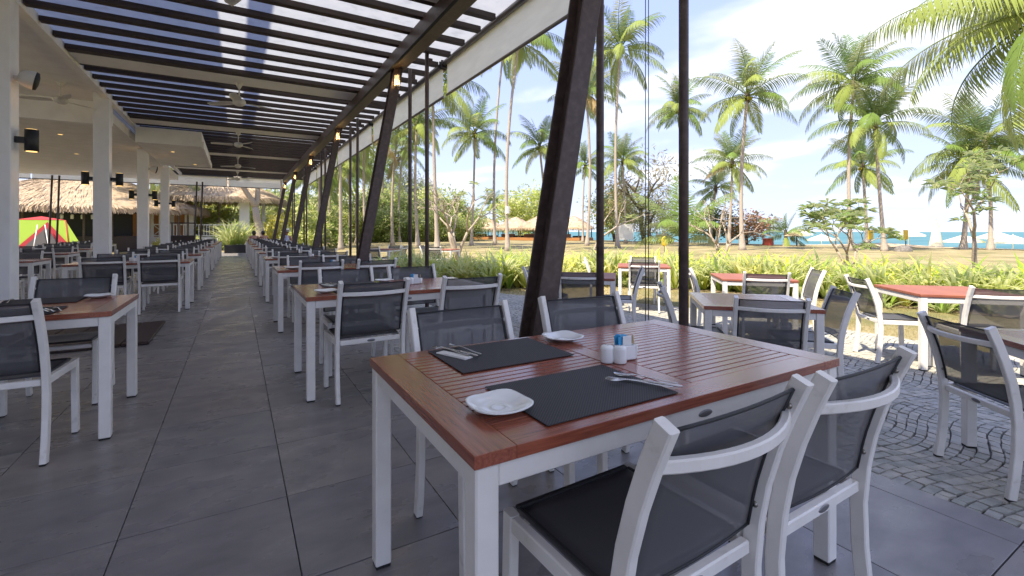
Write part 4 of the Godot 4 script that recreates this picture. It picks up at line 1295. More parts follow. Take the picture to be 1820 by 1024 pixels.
func build_palms() -> void:
	build_fronds()
	# [base x, ahead, crown x, ahead, crown height, frond length, label]
	var list := [
		[32.6, 21.4, 32.9, 21.2, 11.3, 3.9, "tall coconut palm behind the bare frangipani, right of the round pole"],
		[38.5, 16.8, 38.7, 16.7, 11.9, 3.8, "tallest of the coconut palms before the open sea, with upright spear fronds"],
		[39.4, 15.1, 38.8, 15.4, 8.7, 3.7, "coconut palm just right of the tallest palm before the sea"],
		[48.8, 20.0, 48.4, 20.2, 7.0, 3.2, "lower coconut palm seen below and behind the tallest sea-side palm"],
		[48.2, 13.4, 48.6, 13.2, 6.1, 3.7, "left of the two coconut palms behind the leafy frangipani on the right"],
		[48.6, 12.0, 48.3, 12.2, 7.8, 4.6, "right of the two coconut palms behind the leafy frangipani on the right"],
		[37.8, 31.1, 37.5, 31.3, 13.2, 3.4, "tall coconut palm half hidden by the near round pole"],
		[39.9, 27.6, 40.2, 27.4, 7.6, 3.2, "coconut palm below and left of the tall one right of the pole"],
		[43.6, 32.3, 44.1, 32.0, 5.8, 2.9, "short slanting coconut palm above the sea almond tree"],
		[28.1, 29.9, 28.3, 29.8, 16.8, 4.1, "very tall coconut palm behind the thin wires"],
		[16.5, 28.6, 17.2, 28.2, 14.8, 4.0, "thick-trunked coconut palm with a small white box, left of the near post"],
		[22.4, 41.4, 23.2, 40.9, 20.3, 4.0, "slender tall coconut palm left of the trunk with the white box"],
		[13.3, 33.9, 13.0, 34.1, 12.5, 4.8, "big coconut palm with long drooping fronds under the second blind"],
		[19.9, 41.7, 20.2, 41.5, 10.8, 3.7, "coconut palm right of the bare frangipani on the left lawn"],
		[46.9, 88.4, 47.3, 88.2, 7.2, 3.6, "small distant coconut palm above the first thatched hut"],
		[29.7, 35.9, 29.6, 35.9, 14.7, 4.0, "tall coconut palm between the near leaning post and the round pole"],
		[28.4, 41.3, 27.9, 41.6, 10.2, 3.7, "coconut palm whose fronds show left of the near leaning post"],
		[39.4, 40.6, 39.1, 40.8, 9.4, 3.4, "mid-height coconut palm behind the very tall trunk by the wires"],
		[39.6, 48.7, 39.8, 48.5, 9.9, 3.1, "far coconut palm just right of the near leaning post"],
		[13.8, 47.6, 14.5, 47.2, 13.2, 4.6, "thicker trunk of the pair between the second and third posts"],
		[18.0, 59.0, 18.4, 58.8, 11.5, 4.3, "thinner trunk of the pair between the second and third posts"],
		[10.0, 42.9, 9.9, 42.9, 10.1, 4.3, "grove palm with thick trunk right beside the third pair of poles"],
		[6.9, 37.7, 6.8, 37.7, 9.7, 3.9, "nearest grove palm, left of the third pair of poles"],
		[10.4, 51.9, 10.2, 52.0, 8.8, 3.9, "grove palm between the third pair of round poles"],
		[6.4, 47.3, 6.7, 47.1, 7.1, 3.7, "grove palm left of the fourth leaning post"],
		[9.2, 58.4, 9.4, 58.3, 8.0, 3.6, "slim grove palm right of the fourth leaning post"],
		[11.5, 65.2, 11.3, 65.3, 9.2, 3.7, "thin far grove palm left of the nearest grove trunk"],
		[12.8, 59.7, 12.8, 59.7, 9.0, 3.8, "thin grove palm behind the third pair of poles"],
		[14.7, 42.4, 14.6, 42.5, 11.1, 4.0, "grove palm directly behind the second pair of poles"],
		[18.0, 66.0, 17.9, 66.1, 10.1, 3.8, "far grove palm behind the second leaning post"],
		[6.1, 54.4, 6.5, 54.2, 6.7, 3.3, "grove palm behind the fifth leaning post"],
		[3.4, 44.0, 3.2, 44.0, 8.2, 3.6, "grove palm behind the white-barked forked tree"],
		[-1.5, 49.0, -1.2, 49.2, 8.8, 4.0, "palm behind the white thatched pavilion"],
		[-9.5, 53.0, -9.0, 53.0, 9.6, 4.2, "palm behind the big thatched hut, left"],
		[-5.6, 42.2, -5.2, 42.0, 6.6, 3.6, "palm between the big thatched hut and the white pavilion"]]
	for i in list.size():
		var p: Array = list[i]
		palm(p[6], Vector2(p[0], p[1]), Vector2(p[2], p[3]), p[4], p[5], 40 + i * 7, 20 + (i * 5) % 8 if i < 20 else 20 + i % 4, [0.15, 0.13, 0.125, 0.14][i % 4])
	palm("small palm by the beach umbrellas, left of the open sea", Vector2(45.5, 25.4), Vector2(45.5, 25.4), 0.9, 2.2, 801, 14, 0.14)
	var young := palm("young palm with large arching fronds rising behind the near round pole", Vector2(17.2, 14.2), Vector2(17.25, 14.2), 0.7, 3.4, 813, 0, 0.14)
	var yset := [[2.7, 1, 3.3], [1.9, 1, 3.2], [0.2, 1, 3.0], [-0.5, 1, 3.4], [0.9, 0, 3.2], [3.5, 2, 3.0], [4.4, 2, 2.8], [5.3, 1, 3.1], [1.4, 2, 2.8], [2.2, 3, 2.4], [-0.2, 3, 2.4]]
	for f in yset: part(young, "frond", fronds["%d_%d" % [f[1], 0]], M.frond if f[1] < 3 else M.frond_old, Vector3(0.05, 0.9, 0), Basis(Vector3.UP, float(f[0])).scaled(Vector3.ONE * float(f[2])))
	# the palm beside the terrace whose fronds hang into the picture at the top right
	var big := palm("near coconut palm with long yellow-green fronds hanging in at the upper right", Vector2(14.6, 2.0), Vector2(13.6, 2.3), 5.35, 4.2, 829, 0, 0.17)
	rng.seed = 9
	var head := V(13.6, 5.35, 2.3) - V(14.6, GROUND - 0.03, 2.0)
	var wide := []
	for k in 3: wide.append(frond_mesh(900 + k, [0.75, 0.25, 0.9][k], [1.5, 1.35, 1.2][k], 64, [1.7, 1.2, 0.9][k], 0.0060))
	# [turn, mesh, length, tilt]
	var set := [[2.62, 0, 3.3, -0.25], [2.25, 1, 3.1, -0.30], [2.95, 1, 3.0, -0.55], [2.45, 2, 2.7, -0.2], [1.9, 0, 3.4, -0.1], [3.35, 0, 3.2, -0.4], [2.75, 1, 3.2, -0.85], [1.5, 1, 3.3, 0.0], [3.9, 1, 3.3, 0.0], [4.5, 0, 3.3, 0.0], [5.2, 1, 3.3, 0.0], [5.9, 0, 3.3, 0.0], [0.3, 1, 3.3, 0.0], [0.9, 0, 3.3, 0.0], [2.0, 1, 3.0, -0.7], [2.4, 2, 2.4, 0.3]]
	for i in set.size():
		var f: Array = set[i]
		var b := Basis(Vector3.UP, f[0]) * Basis(Vector3.BACK, f[3])
		part(big, "frond", wide[f[1]], [M.frond_old, M.frond_old, M.frond][i % 3], head + Vector3(cos(f[0]) * 0.1, 0.15, -sin(f[0]) * 0.1), b.scaled(Vector3.ONE * float(f[2])))

# ------------------------------------------------------------------ other trees
func leaf_crown(seed_: int, clumps: int, per: int, size: Vector3, leaf_l: float, leaf_w: float, hang := 0.0) -> ArrayMesh:
	var r := RandomNumberGenerator.new()
	r.seed = seed_
	var st := begin()
	for c in clumps:
		var d := Vector3(r.randfn(), r.randfn(), r.randfn()).normalized()
		var q := d * pow(r.randf_range(0.15, 1.0), 0.45) * Vector3(size.x, size.y, size.z) * (0.85 + 0.3 * r.randf())
		var rad := r.randf_range(0.18, 0.36) * minf(size.x, size.y)
		for i in per:
			var e := Vector3(r.randfn(), r.randfn() * 0.8, r.randfn()) * 0.55 * rad
			var p := q + e
			var dir := (e.normalized() + Vector3(r.randfn(), r.randfn(), r.randfn()) * 0.5 + Vector3.DOWN * hang).normalized()
			var side := dir.cross(Vector3(r.randfn(), 1.0, r.randfn())).normalized()
			var l := leaf_l * r.randf_range(0.7, 1.3)
			var w := side * leaf_w * r.randf_range(0.7, 1.2) / 2
			quad(st, p, p + dir * l * 0.5 - w, p + dir * l, p + dir * l * 0.5 + w)
	return done(st)

func branch_tree(seed_: int, height: float, thick: float, levels: int, fork: int, spread: float, stems: int) -> Array:
	# returns [mesh, tips]
	var r := RandomNumberGenerator.new()
	r.seed = seed_
	var st := begin(true)
	var tips := []
	var todo := []
	for s in stems:
		var a := TAU * s / stems + r.randf()
		var d := Vector3(cos(a) * spread * (0.5 if stems > 1 else 0.08), 1, sin(a) * spread * (0.5 if stems > 1 else 0.08)).normalized()
		todo.append([Vector3.ZERO, d, height * 0.36, thick, 0])
	while todo.size():
		var w: Array = todo.pop_back()
		var p: Vector3 = w[0]
		var d: Vector3 = w[1]
		var l: float = w[2]
		var pts := [p]
		var rad := [w[3]]
		for i in 4:
			d = (d + Vector3(r.randfn(), r.randfn() * 0.5 + 0.25, r.randfn()) * 0.11).normalized()
			p += d * l / 4
			pts.append(p)
			rad.append(w[3] * lerpf(1.0, 0.72, (i + 1) / 4.0))
		tube(st, pts, rad, 7 if w[4] < 2 else 5)
		if w[4] >= levels:
			tips.append([p, d])
			continue
		var side := d.cross(Vector3(0.3, 0.2, 1)).normalized()
		var a0 := r.randf() * TAU
		for k in fork:
			var turn := Basis(d, a0 + TAU * k / fork + r.randf_range(-0.4, 0.4)) * side
			todo.append([p, (d + turn * spread * r.randf_range(0.7, 1.2)).normalized(), l * r.randf_range(0.62, 0.82), w[3] * 0.64, w[4] + 1])
	return [done(st), tips]

func rosette(seed_: int, n: int, l: float) -> ArrayMesh:
	var r := RandomNumberGenerator.new()
	r.seed = seed_
	var st := begin()
	for i in n:
		var a := i * 2.4
		var e := r.randf_range(-0.2, 0.7)
		var dir := Vector3(cos(a) * cos(e), sin(e), sin(a) * cos(e))
		var side := Vector3(-sin(a), 0, cos(a)) * l * 0.15
		var m := dir * l * 0.55 + Vector3.UP * 0.02
		var tip := dir * l - Vector3.UP * l * 0.15
		quad(st, Vector3.ZERO, m - side, tip, m)
		quad(st, Vector3.ZERO, m, tip, m + side)
	return done(st)

func frangipani(label: String, at: Vector3, seed_: int, height: float, leafy: float, stems := 2, spread := 0.75, turn := 0.0, levels := 4) -> void:
	var t := thing("frangipani_tree", label, "tree", at, turn, "frangipani trees")
	var b := branch_tree(seed_, height, height * 0.022, levels, 2, spread, stems)
	part(t, "branches", b[0], M.pale_bark)
	var r := RandomNumberGenerator.new()
	r.seed = seed_
	var ros := [rosette(1, 12, 0.34), rosette(2, 10, 0.30)]
	for tip in b[1]:
		if r.randf() > leafy: continue
		part(t, "leaf_rosette", ros[r.randi() % 2], M.plumeria_leaf, tip[0], Basis(Vector3.UP, r.randf() * TAU).scaled(Vector3.ONE * r.randf_range(0.8, 1.25)))

func bushy(label: String, at: Vector3, seed_: int, height: float, mesh: Mesh, m: Material, crown_scale: Vector3, trunk := 0.2, called := "broadleaf_tree", group := "") -> void:
	var t := thing(called, label, "tree", at, seed_ * 1.3, group)
	var b := branch_tree(seed_, height * 0.95, trunk, 2, 3, 0.6, 1)
	part(t, "trunk", b[0], M.dark_bark)
	part(t, "crown", mesh, m, Vector3(0, height - crown_scale.y * 0.95, 0), Basis.from_scale(crown_scale))

func build_trees() -> void:
	var crown_a := leaf_crown(61, 90, 60, Vector3(1, 1, 1), 0.13, 0.065)
	var crown_b := leaf_crown(62, 80, 64, Vector3(1, 1, 1), 0.12, 0.060)
	var crown_c := leaf_crown(63, 120, 50, Vector3(1, 1, 1), 0.15, 0.02, 0.5)
	var sparse := leaf_crown(64, 46, 60, Vector3(1, 1, 1), 0.13, 0.022, 0.3)
	var almond := leaf_crown(65, 60, 34, Vector3(1, 1, 1), 0.16, 0.085)
	# the wood behind the grove: crowns that can be told apart
	rng.seed = 5
	var wood := [
		[9.0, 66.0, 6.5, 4.2], [12.5, 70.0, 7.5, 4.6], [15.5, 67.5, 7.0, 4.2], [19.0, 71.0, 8.0, 4.8], [22.5, 69.0, 7.2, 4.5], [26.0, 70.5, 8.2, 4.8], [29.0, 67.5, 6.8, 4.2], [5.0, 62.0, 6.0, 4.0], [1.5, 58.0, 6.4, 4.0],
		[24.0, 62.0, 4.6, 3.2], [20.5, 61.5, 4.2, 3.0], [27.5, 63.0, 4.0, 3.0], [16.0, 60.5, 4.4, 3.0], [12.0, 62.5, 4.2, 3.0], [30.5, 64.5, 4.6, 3.0]]
	var where := ["at the left end of the wood behind the grove", "second from the left in the back row of the wood", "third from the left in the back row of the wood", "in the middle of the wood, back row", "right of the middle of the wood, back row", "tallest of the wood, behind the left frangipani", "at the right end of the wood, back row", "behind the fifth leaning post", "behind the white-barked forked tree", "rounded, in front of the wood near the left frangipani", "rounded, in front of the middle of the wood", "low, right of the rounded one before the wood", "low, behind the trunk pair before the wood", "low, at the left front of the wood", "low, at the right front of the wood"]
	for i in wood.size():
		var w: Array = wood[i]
		bushy("%s green broadleaf tree %s" % ["light" if i % 2 else "deep", where[i]], V(w[0], GROUND, w[1]), 700 + i, w[2], [crown_a, crown_b][i % 2], M.tree_leaf_light if i % 2 else M.tree_leaf, Vector3(w[3], w[2] * 0.52, w[3] * 0.9), 0.22, "broadleaf_tree", "trees of the wood behind the grove")
	for i in 4:
		var p: Array = [[21.0, 78.0, 11.5], [24.5, 80.0, 12.5], [27.5, 79.0, 11.0], [30.0, 82.0, 9.0]][i]
		bushy("feathery casuarina above the wood, %s from the left" % ["first", "second", "third", "fourth"][i], V(p[0], GROUND, p[1]), 740 + i, p[2], crown_c, M.needle, Vector3(3.4, p[2] * 0.50, 3.4), 0.22, "casuarina_tree", "casuarinas above the wood")
	# behind the huts
	bushy("light green tree behind the thatched huts, left of the near post", V(48.0, GROUND, 76.0), 751, 10.0, crown_a, M.tree_leaf_light, Vector3(5.8, 5.2, 5.8), 0.3)
	bushy("dark green tree behind the huts, right of the near post", V(44.6, GROUND, 48.0), 753, 7.4, crown_b, M.tree_leaf, Vector3(3.4, 3.2, 3.4), 0.25)
	bushy("large airy brownish casuarina behind the thin wires", V(45.0, GROUND, 43.0), 755, 12.0, sparse, M.needle_brown, Vector3(5.4, 5.6, 5.4), 0.34, "casuarina_tree")
	bushy("dark green lower casuarina in front of the airy brown one", V(42.6, GROUND, 40.0), 757, 7.2, sparse, M.needle, Vector3(4.4, 3.4, 4.4), 0.25, "casuarina_tree")
	bushy("spreading dark sea almond tree at the shore, green half", V(45.6, GROUND - 0.1, 33.4), 759, 4.2, almond, M.almond_leaf, Vector3(2.6, 1.9, 2.6), 0.2, "sea_almond_tree")
	bushy("reddish sea almond tree at the shore, right of the dark one", V(47.4, GROUND - 0.1, 30.6), 761, 3.6, almond, M.almond_red, Vector3(2.4, 1.6, 2.4), 0.18, "sea_almond_tree")
	frangipani("bare pale frangipani in front of the sea almond, right of the round pole", V(15.8, GROUND, 11.2), 31, 2.6, 0.06, 3, 0.62)
	frangipani("large bare frangipani on the lawn left of the near post", V(9.2, GROUND, 20.8), 35, 4.0, 0.16, 4, 0.66)
	frangipani("bare frangipani between the near leaning post and the round pole", V(13.0, GROUND, 15.6), 39, 3.2, 0.04, 1, 0.7)
	frangipani("small leafy frangipani in front of the tallest sea-side palm", V(16.9, GROUND, 7.4), 44, 2.2, 1.0, 3, 0.80, 0.0, 4)
	frangipani("larger leafy frangipani on the lawn at the far right", V(18.9, GROUND, 5.0), 52, 3.3, 0.95, 1, 0.90, 0.6, 5)
	# pale forked tree at the end of the terrace
	var t := thing("forked_tree", "thick pale-barked forked tree at the end of the terrace", "tree", V(1.58, GROUND, 36.2))
	var b := branch_tree(91, 8.5, 0.30, 3, 2, 0.45, 1)
	part(t, "trunk", b[0], M.pale_bark)
	for i in b[1].size():
		part(t, "leaf_clump", crown_b, M.tree_leaf_light, b[1][i][0], Basis.from_scale(Vector3.ONE * 0.9))
	# garden shrubs around the far end
	var shrub := leaf_crown(66, 40, 44, Vector3(1, 0.8, 1), 0.22, 0.09)
	var spots := [[-3.4, 41.6, 0.5], [-2.4, 39.6, 0.6], [-0.9, 40.0, 0.7], [2.8, 38.4, 1.7], [4.4, 40.2, 1.9], [6.2, 42.2, 2.0], [-4.6, 41.0, 0.5], [3.6, 34.6, 1.1], [-1.4, 50.5, 2.6], [-3.4, 52.0, 3.0], [0.8, 52.5, 2.8]]
	for i in spots.size():
		var p: Array = spots[i]
		var s := thing("garden_shrub", "%s leafy garden shrub beyond the terrace end, %s" % [["yellow-green", "green", "dark green"][i % 3], ["left of the balustrade", "before the balustrade", "right of the balustrade", "beside the forked tree", "right of the forked tree", "before the grove", "near the paired posts", "before the forked tree", "behind the pavilion", "left behind the pavilion", "right behind the pavilion"][i]], "shrub", V(p[0], GROUND, p[1]), i * 1.1, "garden shrubs beyond the terrace, " + ["yellow-green", "green", "dark green"][i % 3])
		part(s, "foliage", shrub, [M.croton, M.tree_leaf_light, M.tree_leaf_light if i > 7 else M.tree_leaf][i % 3], Vector3(0, p[2] * 0.75, 0), Basis.from_scale(Vector3.ONE * float(p[2])))
		part(s, "stem", tube_mesh([Vector3.ZERO, Vector3(0.05, p[2] * 0.8, 0)], [0.05, 0.02], 6), M.dark_bark)
	# potted plant on the terrace end
	var pot := thing("planter", "dark square planter with tall arching leaves at the end of the aisle", "planter", V(-0.05, 0, 31.0))
	part(pot, "box", block(-0.55, 0.55, 0.0, 0.46, -0.3, 0.3, 0.02), M.black_metal)
	for i in 5: part(pot, "leaves", strap_clump(190 + i, 40, 1.75, 0.06, 1.25), M.lily_dark if i % 2 else M.tree_leaf_light, Vector3(-0.36 + 0.18 * i, 0.45, 0.05 * (i % 2)))

# ------------------------------------------------------------------ huts, beach things, far end
func thatch_roof(rx: float, rz: float, rise: float, seed_: int, straws: int) -> Array:
	var r := RandomNumberGenerator.new()
	r.seed = seed_
	var n := FastNoiseLite.new()
	n.seed = seed_
	n.frequency = 0.6
	var f := func(a, v):
		# v 0 at the top, 1 at the eave; rounded hip plan
		var k: float = 1.0 / pow(pow(absf(cos(a)), 3.0) + pow(absf(sin(a)), 3.0), 1.0 / 3.0)
		var p := Vector3(cos(a) * rx * k * v, rise * (1.0 - v) + 0.10 * rise * sin(PI * v), sin(a) * rz * k * v)
		return p + Vector3.UP * n.get_noise_3dv(p) * 0.10
	var st := begin(true)
	for i in 12:
		for j in 44:
			var a := TAU * j / 44
			var b := TAU * (j + 1) / 44
			quad_out(st, f.call(a, i / 12.0), f.call(b, i / 12.0), f.call(b, (i + 1) / 12.0), f.call(a, (i + 1) / 12.0), Vector3(0, -rise * 2, 0))
	var roof := done(st)
	st = begin()
	for i in straws:
		var a := r.randf() * TAU
		var v := 1.0 if i % 3 == 0 else sqrt(r.randf())
		var p: Vector3 = f.call(a, v)
		var q: Vector3 = f.call(a, v + 0.02)
		var d := (q - p).normalized()
		if i % 3 == 0: d = (d + Vector3.DOWN * r.randf_range(0.8, 2.5)).normalized()
		var side := d.cross(Vector3.UP).normalized()
		var l := r.randf_range(0.25, 0.6)
		var w := side * r.randf_range(0.015, 0.05)
		var up := Vector3.UP * (0.03 + 0.03 * r.randf())
		quad(st, p + up - w, p + up + w, p + d * l + up + w * 0.4, p + d * l + up - w * 0.2)
	return [roof, done(st)]

func hut(label: String, at: Vector3, rx: float, rz: float, eave: float, rise: float, seed_: int, straws: int, turn := 0.0) -> Node3D:
	var t := thing("thatched_hut", label, "hut", at, turn, "thatched huts")
	var th := thatch_roof(rx, rz, rise, seed_, straws)
	var roof := part(t, "thatched_roof", th[0], M.thatch, Vector3(0, eave, 0))
	var straw := part(roof, "loose_straw", th[1], M.straw)
	straw.set_meta("kind", "stuff")
	for sx in [-1, 1]:
		for sz in [-1, 1]:
			part(t, "post", tube_mesh([Vector3(sx * rx * 0.72, 0, sz * rz * 0.72), Vector3(sx * rx * 0.72, eave + 0.3, sz * rz * 0.72)], [0.09], 8), M.dark_bark)
	return t

func build_far_things() -> void:
	var names := ["leftmost", "second", "third", "rightmost"]
	var huts := [[38.7, 74.7], [40.1, 66.9], [41.2, 61.6], [45.9, 58.8]]
	for i in 4:
		var h := hut("%s of the four small thatched beach huts on the lawn" % names[i], V(huts[i][0], GROUND, huts[i][1]), 2.9, 2.9, 2.0, 1.9, 20 + i, 2400, 0.4)
		part(h, "platform", block(-2.3, 2.3, 0.0, 0.45, -2.3, 2.3, 0.02), M.orange_wood)
		part(h, "cushion", block(-1.4, 1.4, 0.45, 0.72, -1.6, -0.6, 0.05), M.swim_dark)
		part(h, "backboard", block(-1.9, 1.9, 0.45, 1.0, 1.5, 1.6, 0.01), M.orange_wood)
	# the big hut beyond the terrace end, with its dark bar front
	var big := hut("big thatched hut beyond the left end of the terrace", V(-9.3, GROUND, 44.4), 7.2, 5.0, 3.0, 2.6, 40, 24000, 0.15)
	part(big, "bar_wall", block(-4.9, 4.9, 0.0, 3.0, -0.6, -0.4), M.black_metal)
	part(big, "bar_counter", block(-4.6, 3.4, 0.0, 1.05, -2.4, -1.8, 0.02), M.dark_boards)
	for i in 9: part(big, "front_post", tube_mesh([V(-5.6 + i * 1.42, 0, -3.4), V(-5.6 + i * 1.42, 3.2, -3.4)], [0.07], 8), M.dark_bark)
	for i in 3:
		part(big, "door_panel", block(2.6 + i * 1.25, 3.25 + i * 1.25, 0.0, 2.7, -0.75, -0.62, 0.01), M.orange_wood)
		part(big, "wall_panel", block(3.26 + i * 1.25, 3.84 + i * 1.25, 0.0, 2.7, -0.72, -0.62, 0.01), M.cream_plaster)
	for i in 4: part(big, "lantern", lathe_mesh([Vector2(0, -0.16), Vector2(0.08, -0.14), Vector2(0.09, 0.1), Vector2(0.03, 0.16), Vector2(0, 0.17)], 10), M.white_paint, V(-1.0 + i * 0.5, 2.35, -3.2))
	# tent
	var tent := thing("tent", "red and lime green dome tent beside the big thatched hut", "tent", V(-9.75, GROUND, 37.2))
	tent.rotation.y = 0.25
	var st := begin()
	var apex := Vector3(0, 2.15, 0)
	var sh := [Vector3(-1.0, 2.02, 0.55), Vector3(1.0, 2.02, 0.55), Vector3(1.0, 2.02, -0.55), Vector3(-1.0, 2.02, -0.55)]
	var ft := [Vector3(-1.9, 0.0, 1.35), Vector3(1.9, 0.0, 1.35), Vector3(1.9, 0.0, -1.35), Vector3(-1.9, 0.0, -1.35)]
	for k in 4: quad_out(st, sh[k], sh[(k + 1) % 4], ft[(k + 1) % 4], ft[k], Vector3(0, 0.8, 0))
	part(tent, "canopy", done(st), M.tent_green)
	st = begin()
	for k in 4: tri_out(st, sh[k] + Vector3.UP * 0.02, sh[(k + 1) % 4] + Vector3.UP * 0.02, apex + Vector3.UP * 0.1, Vector3(0, 0.8, 0))
	for k in 4: quad_out(st, sh[k], sh[(k + 1) % 4], sh[(k + 1) % 4] + Vector3.DOWN * 0.12 + Vector3(0, 0, 0.03 * signf(sh[k].z)), sh[k] + Vector3.DOWN * 0.12 + Vector3(0, 0, 0.03 * signf(sh[k].z)), Vector3(0, 0.8, 0))
	part(tent, "top_panel", done(st), M.tent_red)
	st = begin()
	tri_out(st, Vector3(0.25, 1.92, 0.64), Vector3(-1.35, 0.02, 1.40), Vector3(1.55, 0.02, 1.40), Vector3(0, 0.5, 0))
	part(tent, "door_surround", done(st), M.tent_red)
	st = begin()
	tri_out(st, Vector3(0.2, 1.62, 0.80), Vector3(-1.05, 0.04, 1.425), Vector3(1.02, 0.04, 1.425), Vector3(0, 0.5, 0))
	part(tent, "mesh_door", done(st), M.tent_window)
	for s in [-1, 1]:
		part(tent, "seam", tube_mesh([sh[1 if s > 0 else 0], ft[1 if s > 0 else 0] * Vector3(0.62, 1, 1)], [0.03], 6), M.tent_red)
		part(tent, "pole", tube_mesh([Vector3(s * 0.35, 0.0, 1.9), Vector3(s * 0.15, 1.75, 0.9)], [0.02], 6), M.white_paint)
	# white pavilion with thatched roof and railing
	var pv := thing("white_pavilion", "white pavilion with thatched roof and balustrade beyond the terrace end", "pavilion", V(-1.5, GROUND, 46.0))
	var th := thatch_roof(5.2, 4.0, 2.1, 77, 6000)
	var roof := part(pv, "thatched_roof", th[0], M.thatch, Vector3(0, 4.05, 0))
	var straw := part(roof, "loose_straw", th[1], M.straw)
	straw.set_meta("kind", "stuff")
	part(pv, "deck", block(-4.2, 4.2, 0.0, 0.95, -2.6, 2.8), M.cream_plaster)
	for c in [[-3.4, -2.1], [-3.0, -2.1], [2.05, -2.1], [3.6, 2.0], [-3.4, 2.0]]:
		part(pv, "column", block(c[0] - 0.36 if c[0] == 2.05 else c[0] - 0.14, c[0] + 0.36 if c[0] == 2.05 else c[0] + 0.14, 0.95, 4.0, c[1] - 0.2, c[1] + 0.2, 0.01), M.white_paint)
	part(pv, "ring_beam", block(-4.0, 4.0, 3.72, 4.02, -2.4, -2.0, 0.01), M.cream_plaster)
	for i in 6:
		var x := -3.9 + i * 0.95
		var rail := part(pv, "rail_panel", block(x, x + 0.9, 1.86, 1.94, -2.62, -2.54, 0.005), M.white_paint)
		part(rail, "bottom_rail", block(x, x + 0.9, 1.02, 1.09, -2.61, -2.55, 0.004), M.white_paint)
		part(rail, "baluster", block(x, x + 0.06, 0.95, 1.86, -2.615, -2.545), M.white_paint)
		if i % 2 == 0:
			for s in [-1, 1]: part(rail, "cross_bar", tube_mesh([V(x + 0.10, 1.47 - s * 0.37, -2.58), V(x + 0.86, 1.47 + s * 0.37, -2.58)], [0.03], 5), M.white_paint)
		else:
			for k in 4: part(rail, "baluster", block(x + 0.16 + k * 0.18, x + 0.21 + k * 0.18, 1.09, 1.86, -2.605, -2.555), M.white_paint)
	# beach umbrellas
	var cap := begin()
	for k in 8:
		var a := TAU * k / 8
		var b := TAU * (k + 1) / 8
		tri_out(cap, Vector3(0, 0.62, 0), Vector3(cos(a) * 1.5, 0, sin(a) * 1.5), Vector3(cos(b) * 1.5, 0, sin(b) * 1.5), Vector3(0, -2, 0))
		quad_out(cap, Vector3(cos(a) * 1.5, 0, sin(a) * 1.5), Vector3(cos(b) * 1.5, 0, sin(b) * 1.5), Vector3(cos(b) * 1.5, -0.14, sin(b) * 1.5), Vector3(cos(a) * 1.5, -0.14, sin(a) * 1.5), Vector3(0, -0.1, 0))
	var cap_mesh := done(cap)
	var pole := tube_mesh([Vector3(0, -2.5, 0), Vector3(0, 0.7, 0)], [0.035], 8)
	var um := [[58.3, 31.0, 0.92, "leftmost"], [58.8, 28.7, 0.30, "second from the left"], [60.5, 21.1, 0.86, "third from the left"], [60.1, 16.7, 0.30, "fourth from the left"], [61.0, 14.7, 0.66, "fifth from the left"], [59.3, 13.2, 0.30, "rightmost"]]
	for u in um:
		var t := thing("beach_umbrella", "%s of the open white umbrellas on the beach" % u[3], "umbrella", V(u[0], u[2], u[1]), u[1], "white beach umbrellas")
		part(t, "canopy", cap_mesh, M.canvas)
		part(t, "pole", pole, M.white_paint)
	var folded := thing("folded_umbrella", "tall folded white umbrella on the beach", "umbrella", V(52.9, -0.7, 16.5))
	part(folded, "cover", lathe_mesh([Vector2(0.42, 0.1), Vector2(0.52, 0.5), Vector2(0.30, 1.9), Vector2(0.12, 2.9), Vector2(0, 3.0)], 9), M.canvas)
	part(folded, "pole", tube_mesh([Vector3.ZERO, Vector3(0, 0.2, 0)], [0.04], 8), M.white_paint)
	# straw parasol by the small palm
	var sp := thing("straw_parasol", "small straw parasol under the small beach palm", "parasol", V(45.9, GROUND, 24.6))
	part(sp, "cap", lathe_mesh([Vector2(1.1, 0.95), Vector2(0.5, 1.25), Vector2(0, 1.4)], 12), M.straw)
	part(sp, "pole", tube_mesh([Vector3.ZERO, Vector3(0, 1.3, 0)], [0.05], 6), M.dark_bark)
	# boat with pink flags, kayak, sign, board, boxes, rock
	var bt := thing("boat", "cream wooden boat with pink flags drawn up at the shore", "boat", V(46.2, GROUND, 40.9), 0.9)
	st = begin(true)
	grid_sheet(st, 10, 6, func(u, v):
		var x: float = (u - 0.5) * 5.4
		var w: float = 0.95 * pow(sin(PI * clampf(u * 0.86 + 0.10, 0, 1)), 0.6)
		var a: float = PI * v
		return Vector3(x, 0.95 - sin(a) * 0.75 + 0.55 * pow(absf(u - 0.45) * 2.0, 3.0), cos(a) * w), -1.0)
	part(bt, "hull", done(st), M.cream_plaster)
	part(bt, "canopy", block(-1.3, 1.6, 2.0, 2.07, -0.8, 0.8, 0.02), M.canvas)
	for s in [-1, 1]:
		for x in [-1.2, 1.5]: part(bt, "canopy_post", tube_mesh([Vector3(x, 0.8, s * 0.7), Vector3(x, 2.0, s * 0.7)], [0.03], 6), M.dark_bark)
	for i in 4: part(bt, "flag", block(-1.3 + i * 0.75, -0.95 + i * 0.75, 1.75, 2.35, 0.82, 0.83), M.pink_cloth)
	for x in [-1.4, 1.3]: part(bt, "cradle", block(x - 0.12, x + 0.12, 0.0, 0.4, -0.7, 0.7, 0.02), M.dark_bark)
	for i in 2:
		var ky := thing("kayak", "%s kayak lying on the lawn edge near the boat" % ["blue", "white"][i], "kayak", V(44.2 + i * 0.8, GROUND, 36.3 + i * 0.5), 0.8)
		st = begin(true)
		var pts := []
		var rad := []
		for k in 13:
			var u := k / 12.0
			pts.append(Vector3((u - 0.5) * 3.2, 0.2 + 0.12 * pow(absf(u - 0.5) * 2, 3), 0))
			rad.append(0.30 * sqrt(maxf(sin(PI * u), 0.01)))
		tube(st, pts, rad, 10)
		part(ky, "hull", done(st), M.blue_paint if i == 0 else M.white_paint, Vector3(0, 0.08, 0))
